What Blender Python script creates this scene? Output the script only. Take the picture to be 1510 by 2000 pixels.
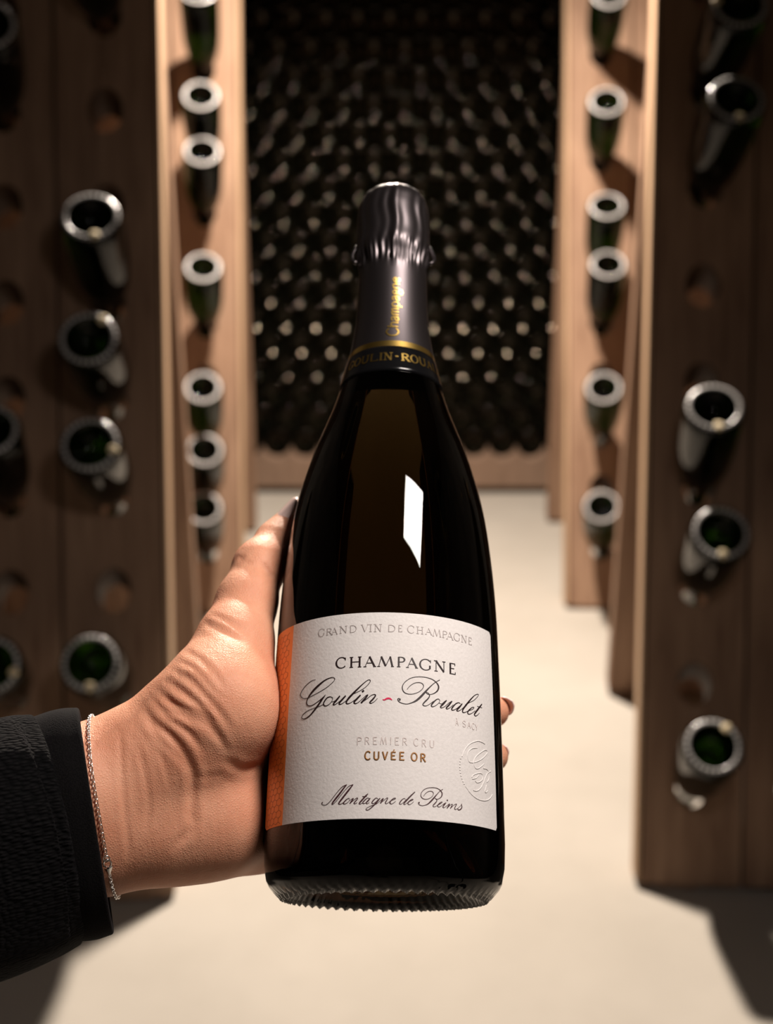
import bpy, bmesh, math, random
import numpy as np
from mathutils import Matrix, Vector

random.seed(7)
rng = np.random.default_rng(11)
S = bpy.context.scene
COL = S.collection
for o in list(bpy.data.objects):
    bpy.data.objects.remove(o, do_unlink=True)
R = math.radians

# ------------------------------------------------------------------ camera
cam_d = bpy.data.cameras.new('camera')
cam_d.sensor_fit = 'VERTICAL'
cam_d.sensor_height = 36.0
cam_d.sensor_width = 27.18
cam_d.lens = 46.8
cam_d.clip_start = 0.01
cam_d.dof.use_dof = True
cam_d.dof.focus_distance = 0.487
cam_d.dof.aperture_fstop = 8.7
cam = bpy.data.objects.new('camera', cam_d)
COL.objects.link(cam)
cam.location = (0, 0, 1.25)
cam.rotation_euler = (R(90 - 18.5), 0, R(0.3135))
S.camera = cam

# ------------------------------------------------------------------ world, view, lamps
world = bpy.data.worlds.new('cellar_dark')
S.world = world
world.use_nodes = True
world.node_tree.nodes['Background'].inputs[0].default_value = (0.9, 0.8, 0.7, 1)
world.node_tree.nodes['Background'].inputs[1].default_value = 0.001
S.view_settings.view_transform = 'Standard'
S.view_settings.look = 'None'
S.view_settings.gamma = 1.0
S.view_settings.use_curve_mapping = False
S.view_settings.exposure = 0.0
S.cycles.caustics_reflective = False
S.cycles.caustics_refractive = False
S.cycles.sample_clamp_indirect = 4.0
S.cycles.max_bounces = 10


def area_lamp(name, loc, rot, shape, sx, sy, power, color, spread=180):
    l = bpy.data.lights.new(name, 'AREA')
    l.shape = shape
    l.size = sx
    l.size_y = sy
    l.energy = power
    l.color = color
    l.spread = R(spread)
    o = bpy.data.objects.new(name, l)
    COL.objects.link(o)
    o.location = loc
    o.rotation_euler = rot
    return o


# ceiling lamp over the aisle, and the small work light held over the bottle
AISLE_LAMP = (-0.02, 2.98, 2.16)
WORK_LAMP = (0.215, 0.40, 1.545)
AISLE_LIGHT = area_lamp('aisle_light', AISLE_LAMP, (R(-40), 0, 0), 'DISK', 0.16, 0.16, 150, (1.0, 0.87, 0.74))
WORK_ROT = (R(8), R(26), R(0))
WORK_LIGHT = area_lamp('work_light', WORK_LAMP, WORK_ROT, 'RECTANGLE', 0.16, 0.16, 3.3, (1.0, 0.90, 0.83), 158)


# ------------------------------------------------------------------ helpers
def tag(o, label=None, cat=None, group=None, kind=None):
    if label: o['label'] = label
    if cat: o['category'] = cat
    if group: o['group'] = group
    if kind: o['kind'] = kind
    return o


def link(name, me, mat=None, parent=None, smooth=False, mw=None):
    o = bpy.data.objects.new(name, me)
    COL.objects.link(o)
    if mat is not None and len(me.materials) == 0:
        me.materials.append(mat)
    if smooth:
        me.shade_smooth()
    if parent is not None:
        o.parent = parent
    if mw is not None:
        o.matrix_local = mw
    return o


def empty(name, mw):
    o = bpy.data.objects.new(name, None)
    o.empty_display_size = 0.02
    COL.objects.link(o)
    o.matrix_world = mw
    return o


def mesh(name, v, f):
    me = bpy.data.meshes.new(name)
    me.from_pydata([tuple(map(float, p)) for p in v], [], [tuple(int(i) for i in q) for q in f])
    me.update()
    return me


def box_me(name, x0, x1, y0, y1, z0, z1, bev=0.0):
    bm = bmesh.new()
    vs = [bm.verts.new((x, y, z)) for x in (x0, x1) for y in (y0, y1) for z in (z0, z1)]
    for q in ((0, 1, 3, 2), (4, 6, 7, 5), (0, 4, 5, 1), (2, 3, 7, 6), (0, 2, 6, 4), (1, 5, 7, 3)):
        bm.faces.new([vs[i] for i in q])
    bmesh.ops.recalc_face_normals(bm, faces=bm.faces)
    if bev:
        bmesh.ops.bevel(bm, geom=bm.edges[:], offset=bev, segments=2, affect='EDGES', profile=0.6)
    me = bpy.data.meshes.new(name)
    bm.to_mesh(me)
    bm.free()
    return me


def lathe(name, prof, n, mod=None, close_top=True, close_bot=True):
    """prof: list of (r, z); mod(i_ring, theta array) -> (dr, dz) arrays"""
    th = np.arange(n) * 2 * np.pi / n
    v = []
    for i, (r, z) in enumerate(prof):
        dr = dz = 0
        if mod is not None:
            dr, dz = mod(i, r, z, th)
        rr = r + dr
        v.append(np.stack([rr * np.cos(th), rr * np.sin(th), z + dz + 0 * th], 1))
    v = np.concatenate(v)
    f = []
    for i in range(len(prof) - 1):
        for j in range(n):
            k = (j + 1) % n
            f.append((i * n + j, i * n + k, (i + 1) * n + k, (i + 1) * n + j))
    if close_bot: f.append(tuple(range(n))[::-1])
    if close_top: f.append(tuple((len(prof) - 1) * n + j for j in range(n)))
    return mesh(name, v, f)


def tube(name, pts, rad, n=8):
    pts = [Vector(p) for p in pts]
    v, f = [], []
    rads = rad if isinstance(rad, (list, tuple)) else [rad] * len(pts)
    up = Vector((0.13, 0.2, 0.97))
    for i, p in enumerate(pts):
        d = (pts[min(i + 1, len(pts) - 1)] - pts[max(i - 1, 0)]).normalized()
        a = d.cross(up).normalized()
        b = d.cross(a)
        for j in range(n):
            t = 2 * math.pi * j / n
            v.append(p + (a * math.cos(t) + b * math.sin(t)) * rads[i])
    for i in range(len(pts) - 1):
        for j in range(n):
            k = (j + 1) % n
            f.append((i * n + j, i * n + k, (i + 1) * n + k, (i + 1) * n + j))
    f.append(tuple(range(n))[::-1])
    f.append(tuple((len(pts) - 1) * n + j for j in range(n)))
    return mesh(name, v, f)


def join_me(name, parts):
    v, f = [], []
    for me in parts:
        o = len(v)
        v += [tuple(p.co) for p in me.vertices]
        f += [tuple(i + o for i in p.vertices) for p in me.polygons]
        bpy.data.meshes.remove(me)
    return mesh(name, v, f)


# ------------------------------------------------------------------ materials
def mat(name, col, rough=0.5, metal=0.0, spec=0.5, trans=0.0, ior=1.5, coat=0.0):
    m = bpy.data.materials.new(name)
    m.use_nodes = True
    b = m.node_tree.nodes['Principled BSDF']
    b.inputs['Base Color'].default_value = (*col, 1)
    b.inputs['Roughness'].default_value = rough
    b.inputs['Metallic'].default_value = metal
    b.inputs['Specular IOR Level'].default_value = spec
    b.inputs['Transmission Weight'].default_value = trans
    b.inputs['IOR'].default_value = ior
    b.inputs['Coat Weight'].default_value = coat
    return m


def nodes(m):
    nt = m.node_tree
    return nt, nt.nodes['Principled BSDF']


def noise_color(m, c1, c2, scale, stretch=(1, 1, 1), detail=6, lo=0.3, hi=0.7, coord='Object', bump=0.0, bdist=0.002, rough=None, dist=0.0):
    nt, b = nodes(m)
    tc = nt.nodes.new('ShaderNodeTexCoord')
    mp = nt.nodes.new('ShaderNodeMapping')
    mp.inputs['Scale'].default_value = stretch
    nz = nt.nodes.new('ShaderNodeTexNoise')
    nz.inputs['Scale'].default_value = scale
    nz.inputs['Detail'].default_value = detail
    nz.inputs['Roughness'].default_value = 0.6
    nz.inputs['Distortion'].default_value = dist
    cr = nt.nodes.new('ShaderNodeValToRGB')
    cr.color_ramp.elements[0].position = lo
    cr.color_ramp.elements[1].position = hi
    cr.color_ramp.elements[0].color = (*c1, 1)
    cr.color_ramp.elements[1].color = (*c2, 1)
    nt.links.new(tc.outputs[coord], mp.inputs[0])
    nt.links.new(mp.outputs[0], nz.inputs[0])
    nt.links.new(nz.outputs['Fac'], cr.inputs[0])
    nt.links.new(cr.outputs[0], b.inputs['Base Color'])
    if bump:
        bp = nt.nodes.new('ShaderNodeBump')
        bp.inputs['Strength'].default_value = bump
        bp.inputs['Distance'].default_value = bdist
        nt.links.new(nz.outputs['Fac'], bp.inputs['Height'])
        nt.links.new(bp.outputs[0], b.inputs['Normal'])
    return m, nt, b, mp


M = {}
M['floor'] = noise_color(mat('concrete_floor', (.6, .55, .48), .75, spec=.25), (.335, .305, .265), (.43, .395, .35), 2.2, lo=.25, hi=.75, bump=.15)[0]
M['stone'] = noise_color(mat('cellar_stone', (.1, .085, .07), .9, spec=.2), (.014, .012, .010), (.035, .03, .025), 3.0, bump=.6, bdist=.02)[0]


def wood(name, c1, c2, sc=1.0):
    m, nt, b, mp = noise_color(mat(name, c1, .62, spec=.3), c1, c2, 9 * sc, (6, 6, .55), 8, .28, .74, bump=.25, bdist=.0012, dist=.6)
    return m


M['wood'] = wood('rack_oak', (.185, .103, .064), (.37, .235, .155))
M['hole_shade'] = wood('painted_shade_hole_wood', (.045, .022, .012), (.10, .052, .028))  # shade inside the rack holes, put into a darker wood colour
M['edge_wood'] = wood('pale_edge_wood', (.40, .255, .155), (.56, .38, .24))
M['pale_wood'] = wood('sill_wood', (.23, .15, .105), (.32, .215, .155))
M['rack_glass'] = mat('dark_green_bottle_glass', (.006, .020, .001), .03, trans=1.0, ior=1.26)
M['wall_glass'] = mat('black_green_bottle_glass', (.002, .0025, .0015), .05, spec=.24)
M['wall_glass'].node_tree.nodes['Principled BSDF'].inputs['Specular Tint'].default_value = (1.0, .80, .62, 1)
M['scuffed'] = mat('scuffed_glass_ring', (.55, .53, .52), .25, spec=.8)
M['paint'] = mat('cream_paint_dab', (.80, .66, .42), .6)
M['cap_steel'] = mat('crown_cap_steel', (.55, .52, .48), .35, metal=1.0)
M['hero_glass'] = mat('amber_black_glass', (.08, .066, .045), .0, trans=1.0, ior=1.38)
_nt = M['hero_glass'].node_tree
_va = _nt.nodes.new('ShaderNodeVolumeAbsorption')
_va.inputs['Color'].default_value = (.42, .30, .05, 1)
_va.inputs['Density'].default_value = 50
_nt.links.new(_va.outputs[0], _nt.nodes['Material Output'].inputs['Volume'])
M['paper'] = noise_color(mat('textured_label_paper', (.80, .765, .745), .72, spec=.25), (.77, .735, .715), (.84, .80, .78), 900, lo=.3, hi=.7, bump=.35, bdist=.0003, detail=3)[0]
M['orange_foil'] = mat('copper_orange_print', (.80, .27, .055), .42, metal=.35)
M['honey_line'] = mat('honeycomb_brown_line', (.42, .13, .03), .4, metal=.3)
M['ink'] = mat('dark_brown_black_ink', (.018, .007, .008), .45)
M['plum_ink'] = mat('plum_ink', (.05, .010, .014), .5)
M['grey_ink'] = mat('warm_grey_ink', (.44, .385, .37), .6)
M['pale_ink'] = mat('pale_taupe_ink', (.66, .575, .55), .6)
M['pink_ink'] = mat('magenta_ink', (.72, .008, .085), .5)
M['bronze'] = mat('bronze_foil', (.52, .26, .10), .38, metal=.65)
M['gold'] = mat('gold_foil', (.90, .60, .16), .26, metal=1.0)
M['capsule'] = mat('charcoal_capsule_foil', (.095, .082, .085), .38, metal=.95)
M['band'] = mat('gloss_black_band', (.004, .004, .0045), .16, spec=.4)
M['silver'] = mat('silver', (.86, .84, .82), .18, metal=1.0)
M['lamp_body'] = mat('lamp_black_metal', (.03, .03, .03), .5, metal=.6)
M['lamp_white'] = mat('lamp_diffuser', (.85, .82, .76), .5)
M['nail'] = mat('glossy_pale_nail', (.95, .70, .64), .30, spec=.5, coat=.4)

# skin
m, nt, b, mp = noise_color(mat('skin', (.6, .33, .23), .54, spec=.32), (.70, .29, .17), (.84, .43, .275), 38, lo=.25, hi=.75, detail=5)
b.inputs['Subsurface Weight'].default_value = .25
b.inputs['Subsurface Radius'].default_value = (1.0, .35, .2)
b.inputs['Subsurface Scale'].default_value = .0035
vz = nt.nodes.new('ShaderNodeTexVoronoi')
vz.inputs['Scale'].default_value = 1100
vz.feature = 'DISTANCE_TO_EDGE'
bp = nt.nodes.new('ShaderNodeBump')
bp.inputs['Strength'].default_value = .4
bp.inputs['Distance'].default_value = .0006
nz2 = nt.nodes.new('ShaderNodeTexNoise')
nz2.inputs['Scale'].default_value = 420
mpw = nt.nodes.new('ShaderNodeMapping')
mpw.inputs['Rotation'].default_value = (0, 0, .6)
mpw.inputs['Scale'].default_value = (1.0, .3, 1.0)
tc2 = nt.nodes.new('ShaderNodeTexCoord')
nt.links.new(tc2.outputs['Object'], vz.inputs['Vector'])
nt.links.new(tc2.outputs['Object'], mpw.inputs[0])
nt.links.new(mpw.outputs[0], nz2.inputs['Vector'])
mx = nt.nodes.new('ShaderNodeMath')
mx.operation = 'ADD'
nt.links.new(vz.outputs['Distance'], mx.inputs[0])
nt.links.new(nz2.outputs['Fac'], mx.inputs[1])
nt.links.new(mx.outputs[0], bp.inputs['Height'])
nt.links.new(bp.outputs[0], b.inputs['Normal'])
M['skin'] = m


def cloth(name, c1, c2, nu, nv, strength, bd):
    m = mat(name, c1, .9, spec=.08)
    nt, b = nodes(m)
    b.inputs['Sheen Weight'].default_value = .04
    b.inputs['Sheen Roughness'].default_value = .5
    b.inputs['Sheen Tint'].default_value = (.5, .45, .5, 1)
    uv = nt.nodes.new('ShaderNodeTexCoord')
    mp = nt.nodes.new('ShaderNodeMapping')
    mp.inputs['Scale'].default_value = (nu, nv, 1)
    nz = nt.nodes.new('ShaderNodeTexNoise')
    nz.inputs['Scale'].default_value = .35
    nz.inputs['Detail'].default_value = 3
    vmix = nt.nodes.new('ShaderNodeMixRGB')
    vmix.blend_type = 'ADD'
    vmix.inputs[0].default_value = .6
    vo = nt.nodes.new('ShaderNodeTexVoronoi')
    vo.inputs['Scale'].default_value = 1.0
    vo.inputs['Randomness'].default_value = .75
    nt.links.new(uv.outputs['UV'], mp.inputs[0])
    nt.links.new(mp.outputs[0], nz.inputs['Vector'])
    nt.links.new(mp.outputs[0], vmix.inputs[1])
    nt.links.new(nz.outputs['Color'], vmix.inputs[2])
    nt.links.new(vmix.outputs[0], vo.inputs['Vector'])
    cr = nt.nodes.new('ShaderNodeValToRGB')
    cr.color_ramp.elements[0].color = (*c2, 1)
    cr.color_ramp.elements[1].color = (*c1, 1)
    cr.color_ramp.elements[0].position = .1
    cr.color_ramp.elements[1].position = .6
    nt.links.new(vo.outputs['Distance'], cr.inputs[0])
    nt.links.new(cr.outputs[0], b.inputs['Base Color'])
    inv = nt.nodes.new('ShaderNodeMath')
    inv.operation = 'SUBTRACT'
    inv.inputs[0].default_value = 1.0
    nt.links.new(vo.outputs['Distance'], inv.inputs[1])
    bp = nt.nodes.new('ShaderNodeBump')
    bp.inputs['Strength'].default_value = strength
    bp.inputs['Distance'].default_value = bd
    nt.links.new(inv.outputs[0], bp.inputs['Height'])
    nt.links.new(bp.outputs[0], b.inputs['Normal'])
    return m


M['knit'] = cloth('black_knit_wool', (.0012, .0012, .0014), (.0055, .005, .0054), 210, 120, .9, .0012)
M['jersey'] = cloth('black_jersey', (.0025, .0022, .0024), (.0065, .0058, .006), 420, 420, .35, .0004)

# ------------------------------------------------------------------ the setting
link_floor = link('floor', box_me('floor', -1.7, 1.7, -2.2, 4.6, -.08, 0), M['floor'])
tag(link_floor, kind='structure')
for nm, a in (('wall_left', (-1.8, -1.7, -2.2, 4.6, 0, 2.5)), ('wall_right', (1.7, 1.8, -2.2, 4.6, 0, 2.5)),
              ('wall_back', (-1.8, 1.8, 4.6, 4.7, 0, 2.5)), ('wall_front', (-1.8, 1.8, -2.3, -2.2, 0, 2.5)),
              ('ceiling', (-1.8, 1.8, -2.3, 4.7, 2.5, 2.6))):
    tag(link(nm, box_me(nm, *a), M['stone']), kind='structure')


# ------------------------------------------------------------------ lamps
t = empty('ceiling_lamp', Matrix.Translation((AISLE_LAMP[0], AISLE_LAMP[1], 2.5)))
tag(t, 'round white ceiling lamp above the aisle between the racks', 'lamp')
link('lamp_housing', lathe('lamp_housing', [(.06, 0), (.115, -.01), (.125, -.06), (.125, -.135), (.118, -.14), (.118, -.12)], 40), M['lamp_body'], t, True)
link('diffuser', lathe('diffuser', [(.116, -.135), (.116, -.138)], 40), M['lamp_white'], t)
AISLE_LIGHT.parent = t
AISLE_LIGHT.matrix_parent_inverse = t.matrix_world.inverted()
AISLE_LIGHT.location = AISLE_LAMP

Wm = Matrix.LocRotScale(Vector(WORK_LAMP), __import__('mathutils').Euler(WORK_ROT), None)
t = empty('work_lamp', Matrix.Translation((.74, .12, 0)))
tag(t, 'black work light on a stand leaning over the held bottle', 'lamp')
ti = t.matrix_world.inverted()
head = link('lamp_head', box_me('lamp_head', -.095, .095, -.075, .075, .004, .035, .006), M['lamp_body'], t, mw=ti @ Wm)
link('diffuser', box_me('diffuser', -.08, .08, -.06, .06, .0015, .0035), M['lamp_white'], head)
tp = ti @ (Wm @ Vector((0, 0, .035)))
link('boom_arm', tube('boom_arm', [tp, tp + Vector((.06, -.02, .12)), (0, 0, 1.75)], .009, 12), M['lamp_body'], t, True)
link('stand_pole', tube('stand_pole', [(0, 0, .02), (0, 0, 1.78)], .012, 12), M['lamp_body'], t, True)
link('stand_foot', lathe('stand_foot', [(.14, 0), (.14, .012), (.03, .022)], 32), M['lamp_body'], t)
WORK_LIGHT.parent = t
WORK_LIGHT.matrix_parent_inverse = ti

# ------------------------------------------------------------------ bottle shape shared by every rack bottle
OUT = [(.0425, .003), (.0447, .008), (.0455, .016), (.0455, .030), (.0451, .060), (.0444, .090), (.0437, .111), (.0420, .133),
       (.0388, .156), (.0328, .179), (.0243, .203), (.0190, .223), (.0163, .239), (.0147, .262), (.0142, .292)]


def bottle_mesh(name, n, nub, amp, neck=True, scale=1.0, cone=False):
    base = [(.0005, .030), (.009, .0285), (.018, .022), (.026, .012), (.0315, .0035), (.0340, .0006), (.0362, -.0002), (.0385, .0004), (.0405, .0014)]
    if cone:
        base = base[:]
        base[:5] = [(.0005, .0175), (.008, .0167), (.013, .0148), (.019, .0117), (.025, .0077), (.0315, .0020)]
    top = [(.0160, .2925), (.0162, .2975), (.0142, .2985), (.0140, .309), (.013, .3105)] if neck else []
    prof = [(r * scale, z * scale) for r, z in base + OUT + top]

    def mod(i, r, z, th):
        if 5 <= i <= 8:
            w = (.4, 1.0, 1.0, .5)[i - 5]
            return 0, -amp * w * np.maximum(0, np.cos(nub * th))
        return 0, 0
    me = lathe(name, prof, n, mod)
    me.shade_smooth()
    return me


RACK_BOTTLE = bottle_mesh('rack_bottle', 84, 28, .0011)
RACK_BOTTLE.materials.append(M['rack_glass'])
RACK_BOTTLE.materials.append(M['scuffed'])
for p_ in RACK_BOTTLE.polygons:
    if len(p_.vertices) == 4:
        zc, rc_ = p_.center.z, math.hypot(p_.center.x, p_.center.y)
        ta = math.atan2(p_.center.y, p_.center.x)
        if zc < .004 and .0330 < rc_ < .0404 and math.cos(28 * ta) > -.35:
            p_.material_index = 1
CROWN = lathe('crown_cap', [(.0147, .3055), (.0150, .3085), (.0140, .3130), (.0110, .3140)], 24)
CROWN.materials.append(M['cap_steel'])


def dab_mesh():
    bm = bmesh.new()
    bmesh.ops.create_uvsphere(bm, u_segments=14, v_segments=8, radius=1)
    for v in bm.verts:
        x, y, z = v.co
        k = 1 + .12 * math.sin(3 * math.atan2(y, x) + 1)
        v.co = (.0342 + x * .0075 * k, y * .0062 * k, -.0006 + z * .0013)
    me = bpy.data.meshes.new('paint_dab')
    bm.to_mesh(me)
    bm.free()
    me.shade_smooth()
    me.materials.append(M['paint'])
    return me


DAB = dab_mesh()


def place_bottle(base, d, mk, label, group, dab):
    """d: unit vector neck -> base, mk: direction of the painted mark across the base"""
    Z = -Vector(d).normalized()
    X = Vector(mk)
    X = (X - Z * X.dot(Z)).normalized()
    Y = Z.cross(X)
    mw = Matrix((X, Y, Z)).transposed().to_4x4()
    mw.translation = base
    o = bpy.data.objects.new('champagne_bottle', RACK_BOTTLE)
    COL.objects.link(o)
    o.matrix_world = mw
    tag(o, label, 'bottle', group)
    c = bpy.data.objects.new('crown_cap', CROWN)
    COL.objects.link(c)
    c.parent = o
    if dab:
        c = bpy.data.objects.new('paint_mark', DAB)
        COL.objects.link(c)
        c.parent = o
        c['label'] = 'cream paint dab on the bottle base'
    return o


# ------------------------------------------------------------------ riddling racks
def plank_mesh(name, w, L, th, rows, rx=.026, ry=.034):
    v, f, walls = [], [], []
    cuts = [0.0] + [(a + b) / 2 for a, b in zip(rows[:-1], rows[1:])] + [L]
    x0, x1 = .0026, w - .0026
    for ci, tc in enumerate(rows):
        a, b = cuts[ci], cuts[ci + 1]
        cx = w / 2
        ang = [2 * math.pi * k / 24 for k in range(24)] + [math.atan2(zz - tc, xx - cx) % (2 * math.pi) for xx in (x0, x1) for zz in (a, b)]
        ang = sorted(set(round(q, 5) for q in ang))
        n = len(ang)
        base = len(v)
        for ring in range(5):
            for q in ang:
                c, s = math.cos(q), math.sin(q)
                if ring in (0, 4):
                    k = 1e9
                    if c > 1e-9: k = min(k, (x1 - cx) / c)
                    if c < -1e-9: k = min(k, (x0 - cx) / c)
                    if s > 1e-9: k = min(k, (b - tc) / s)
                    if s < -1e-9: k = min(k, (a - tc) / s)
                    v.append((cx + c * k, 0 if ring == 0 else th, tc + s * k))
                elif ring == 1:
                    v.append((cx + c * rx * 1.08, 0, tc + s * ry * 1.06))
                elif ring == 2:
                    v.append((cx + c * rx, .006, tc + s * ry - .002))
                else:
                    v.append((cx + c * rx * .92, th, tc + s * ry * .95 - .026))
        for ring in range(4):
            for k in range(n):
                k2 = (k + 1) % n
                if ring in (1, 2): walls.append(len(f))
                f.append((base + ring * n + k, base + ring * n + k2, base + (ring + 1) * n + k2, base + (ring + 1) * n + k))
        for k in range(n):
            k2 = (k + 1) % n
            p, q = v[base + k], v[base + k2]
            side = (abs(p[0] - x0) < 1e-5 and abs(q[0] - x0) < 1e-5) or (abs(p[0] - x1) < 1e-5 and abs(q[0] - x1) < 1e-5)
            end = (ci == 0 and abs(p[2] - a) < 1e-5 and abs(q[2] - a) < 1e-5) or (ci == len(rows) - 1 and abs(p[2] - b) < 1e-5 and abs(q[2] - b) < 1e-5)
            if side or end:
                f.append((base + k2, base + k, base + 4 * n + k, base + 4 * n + k2))
    me = mesh(name, v, f)
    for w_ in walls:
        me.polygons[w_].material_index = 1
    bm = bmesh.new()
    bm.from_mesh(me)
    bmesh.ops.remove_doubles(bm, verts=bm.verts, dist=1e-5)
    bmesh.ops.recalc_face_normals(bm, faces=bm.faces)
    bm.to_mesh(me)
    bm.free()
    me.materials.append(M['wood'])
    me.materials.append(M['hole_shade'])
    return me


TH, PW, NP = .052, .16, 5


def rack(corner, sx, yaw, apex, rear, rows, label, detail):
    root = empty('riddling_rack', Matrix.Translation((*corner, 0)) @ Matrix.Rotation(R(yaw), 4, 'Z'))
    tag(root, label, 'bottle rack')
    lf = math.atan2(*apex)
    lr = math.atan2(rear - apex[0], apex[1])
    L = math.hypot(*apex)
    me = plank_mesh('plank', PW, L, TH, rows)
    for i in range(NP):
        x = i * PW if sx > 0 else -(i + 1) * PW
        off = (0, .002, -.0015, .0015, -.001)[i]
        link('plank', me, None, root, mw=Matrix.Translation((x, off, .010)) @ Matrix.Rotation(-lf, 4, 'X'))
        if i == 0:
            Lr = math.hypot(rear - apex[0], apex[1])
            rme = box_me('rear_plank', .0012, PW - .0012, 0, TH, 0, Lr, .002)
            rme.materials.append(M['wood'])
        Lr = math.hypot(rear - apex[0], apex[1])
        link('rear_plank', rme, None, root, mw=Matrix.Translation((x, rear - TH + off, .010)) @ Matrix.Rotation(lr, 4, 'X'))
    a, b = (0, NP * PW) if sx > 0 else (-NP * PW, 0)
    ex = (-.007, -.0003) if sx > 0 else (.0003, .007)
    link('edge_strip', box_me('edge_strip', *ex, .001, TH + .012, .004, L - .01, .0015), M['edge_wood'], root, mw=Matrix.Translation((0, 0, .010)) @ Matrix.Rotation(-lf, 4, 'X'))
    link('ridge_beam', box_me('ridge_beam', a, b, apex[0] - .05, apex[0] + .06, apex[1] - .01, apex[1] + .045, .004), M['wood'], root)
    mwf = Matrix.Rotation(-lf, 4, 'X')
    link('cross_batten', box_me('cross_batten', a + .01, b - .01, TH, TH + .025, .045, .095, .003), M['wood'], root, mw=mwf)
    link('cross_batten', box_me('cross_batten', a + .01, b - .01, TH, TH + .025, L - .20, L - .14, .003), M['wood'], root, mw=mwf)
    for fx in (a + .03, b - .09):
        link('foot', box_me('foot', fx, fx + .06, .004, TH - .004, -.001, .0102), M['wood'], root)
        link('foot', box_me('foot', fx, fx + .06, rear - TH + .004, rear - .004, -.001, .0102), M['wood'], root)
    # frame on the front face
    Rz = Matrix.Rotation(R(yaw), 3, 'Z')
    X = Rz @ Vector((sx, 0, 0))
    Yv = Rz @ Vector((0, 1, 0))
    U = Yv * math.sin(lf) + Vector((0, 0, math.cos(lf)))
    O = Vector((*corner, .010))

    def put(col, row, e, az, mark, label, group):
        h = O + X * (PW * (col + .5)) + U * rows[row]
        e, az = R(e), R(az)
        d = Vector((math.sin(az) * math.cos(e), -math.cos(az) * math.cos(e), math.sin(e)))
        rgt = Vector((math.cos(az), math.sin(az), 0))
        upv = rgt.cross(d) * -1
        if upv.z < 0: upv = -upv
        mk = R(mark if mark is not None else 40)
        place_bottle(h + d * .215, d, rgt * math.cos(mk) + upv * math.sin(mk), label, group, mark is not None)
    for args in detail:
        put(*args)
    return root


NEAR_R = [.159 + .161 * k for k in range(10)]
NEAR_L = [.179 + .152 * k for k in range(10)]
FAR_R = [.148 + .138 * k for k in range(11)]
FAR_L = [.150 + .135 * k for k in range(8)] + [1.195, 1.305, 1.44]
g1, g2, g3, g4 = ('bottles in the near right rack', 'bottles in the near left rack', 'bottles in the far right rack', 'bottles in the far left rack')
ORD = ['lowest', 'second lowest', 'third lowest', 'fourth lowest', 'fifth lowest', 'sixth lowest', 'seventh lowest', 'eighth lowest']


def col_labels(items, place, col, group):
    items = sorted(items, key=lambda q: q[0])
    return [(col, r, e, az, mk, '%s %s %s' % (ORD[i], 'paint-marked dark bottle' if mk is not None else 'dark bottle', place), group) for i, (r, e, az, mk) in enumerate(items)]


rack((.396, 1.836), 1, -4.36, (.600, 1.62), .747, NEAR_R, 'brown oak A-frame riddling rack standing nearest on the right',
     col_labels([(0, 45, -5, 55), (2, 42, -3.5, -88), (3, 49, -8, -80), (6, 41, 0, -88), (7, 35, 0, 175)], 'in the inner column of the near right rack', 0, g1)
     + col_labels([(0, 44, -6, None), (2, 44, -5, None), (3, 46, -6, None), (6, 42, -4, None)], 'in the second column of the near right rack', 1, g1)
     + col_labels([(1, 44, -4, None), (4, 46, -4, None), (6, 42, -4, None)], 'in the outer column of the near right rack', 2, g1))
rack((-.352, 1.797), -1, 3.6, (.56, 1.62), .75, NEAR_L, 'brown oak A-frame riddling rack standing nearest on the left',
     col_labels([(5, 44, 6, -80), (4, 37, 4, 55), (3, 37, 4, -15), (1, 35, 2.5, -88), (8, 30, 4, None)], 'in the inner column of the near left rack', 0, g2)
     + col_labels([(7, 35, 12, None), (3, 44, 10, None), (1, 35, 9, -20)], 'in the second column of the near left rack', 1, g2)
     + col_labels([(2, 44, 6, None), (4, 46, 6, None), (6, 42, 6, None)], 'in the outer column of the near left rack', 2, g2))
rack((.425, 2.994), 1, -1.6, (.715, 1.62), .697, FAR_R, 'lamplit oak riddling rack behind the near right rack',
     col_labels([(0, 44, -11, None), (2, 44, -9, None), (4, 49, -5, None), (5, 50, -6, None), (7, 42, -6, None), (9, 38, -4, None)], 'in the inner column of the far right rack', 0, g3)
     + col_labels([(1, 45, -6, None), (3, 45, -6, None), (6, 45, -6, None), (8, 45, -6, None)], 'in the second column of the far right rack', 1, g3))
rack((-.366, 2.960), -1, 1.9, (.56, 1.62), .640, FAR_L, 'lamplit oak riddling rack behind the near left rack',
     col_labels([(0, 45, 7, None), (1, 44, 8, None), (2, 46, 7, None), (4, 47, 8, None), (6, 45, 8, None), (7, 42, 7, None), (9, 52, 6, None)], 'in the inner column of the far left rack', 0, g4)
     + col_labels([(1, 45, 6, None), (3, 45, 6, None), (5, 45, 6, None), (8, 45, 6, None)], 'in the second column of the far left rack', 1, g4))

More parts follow.
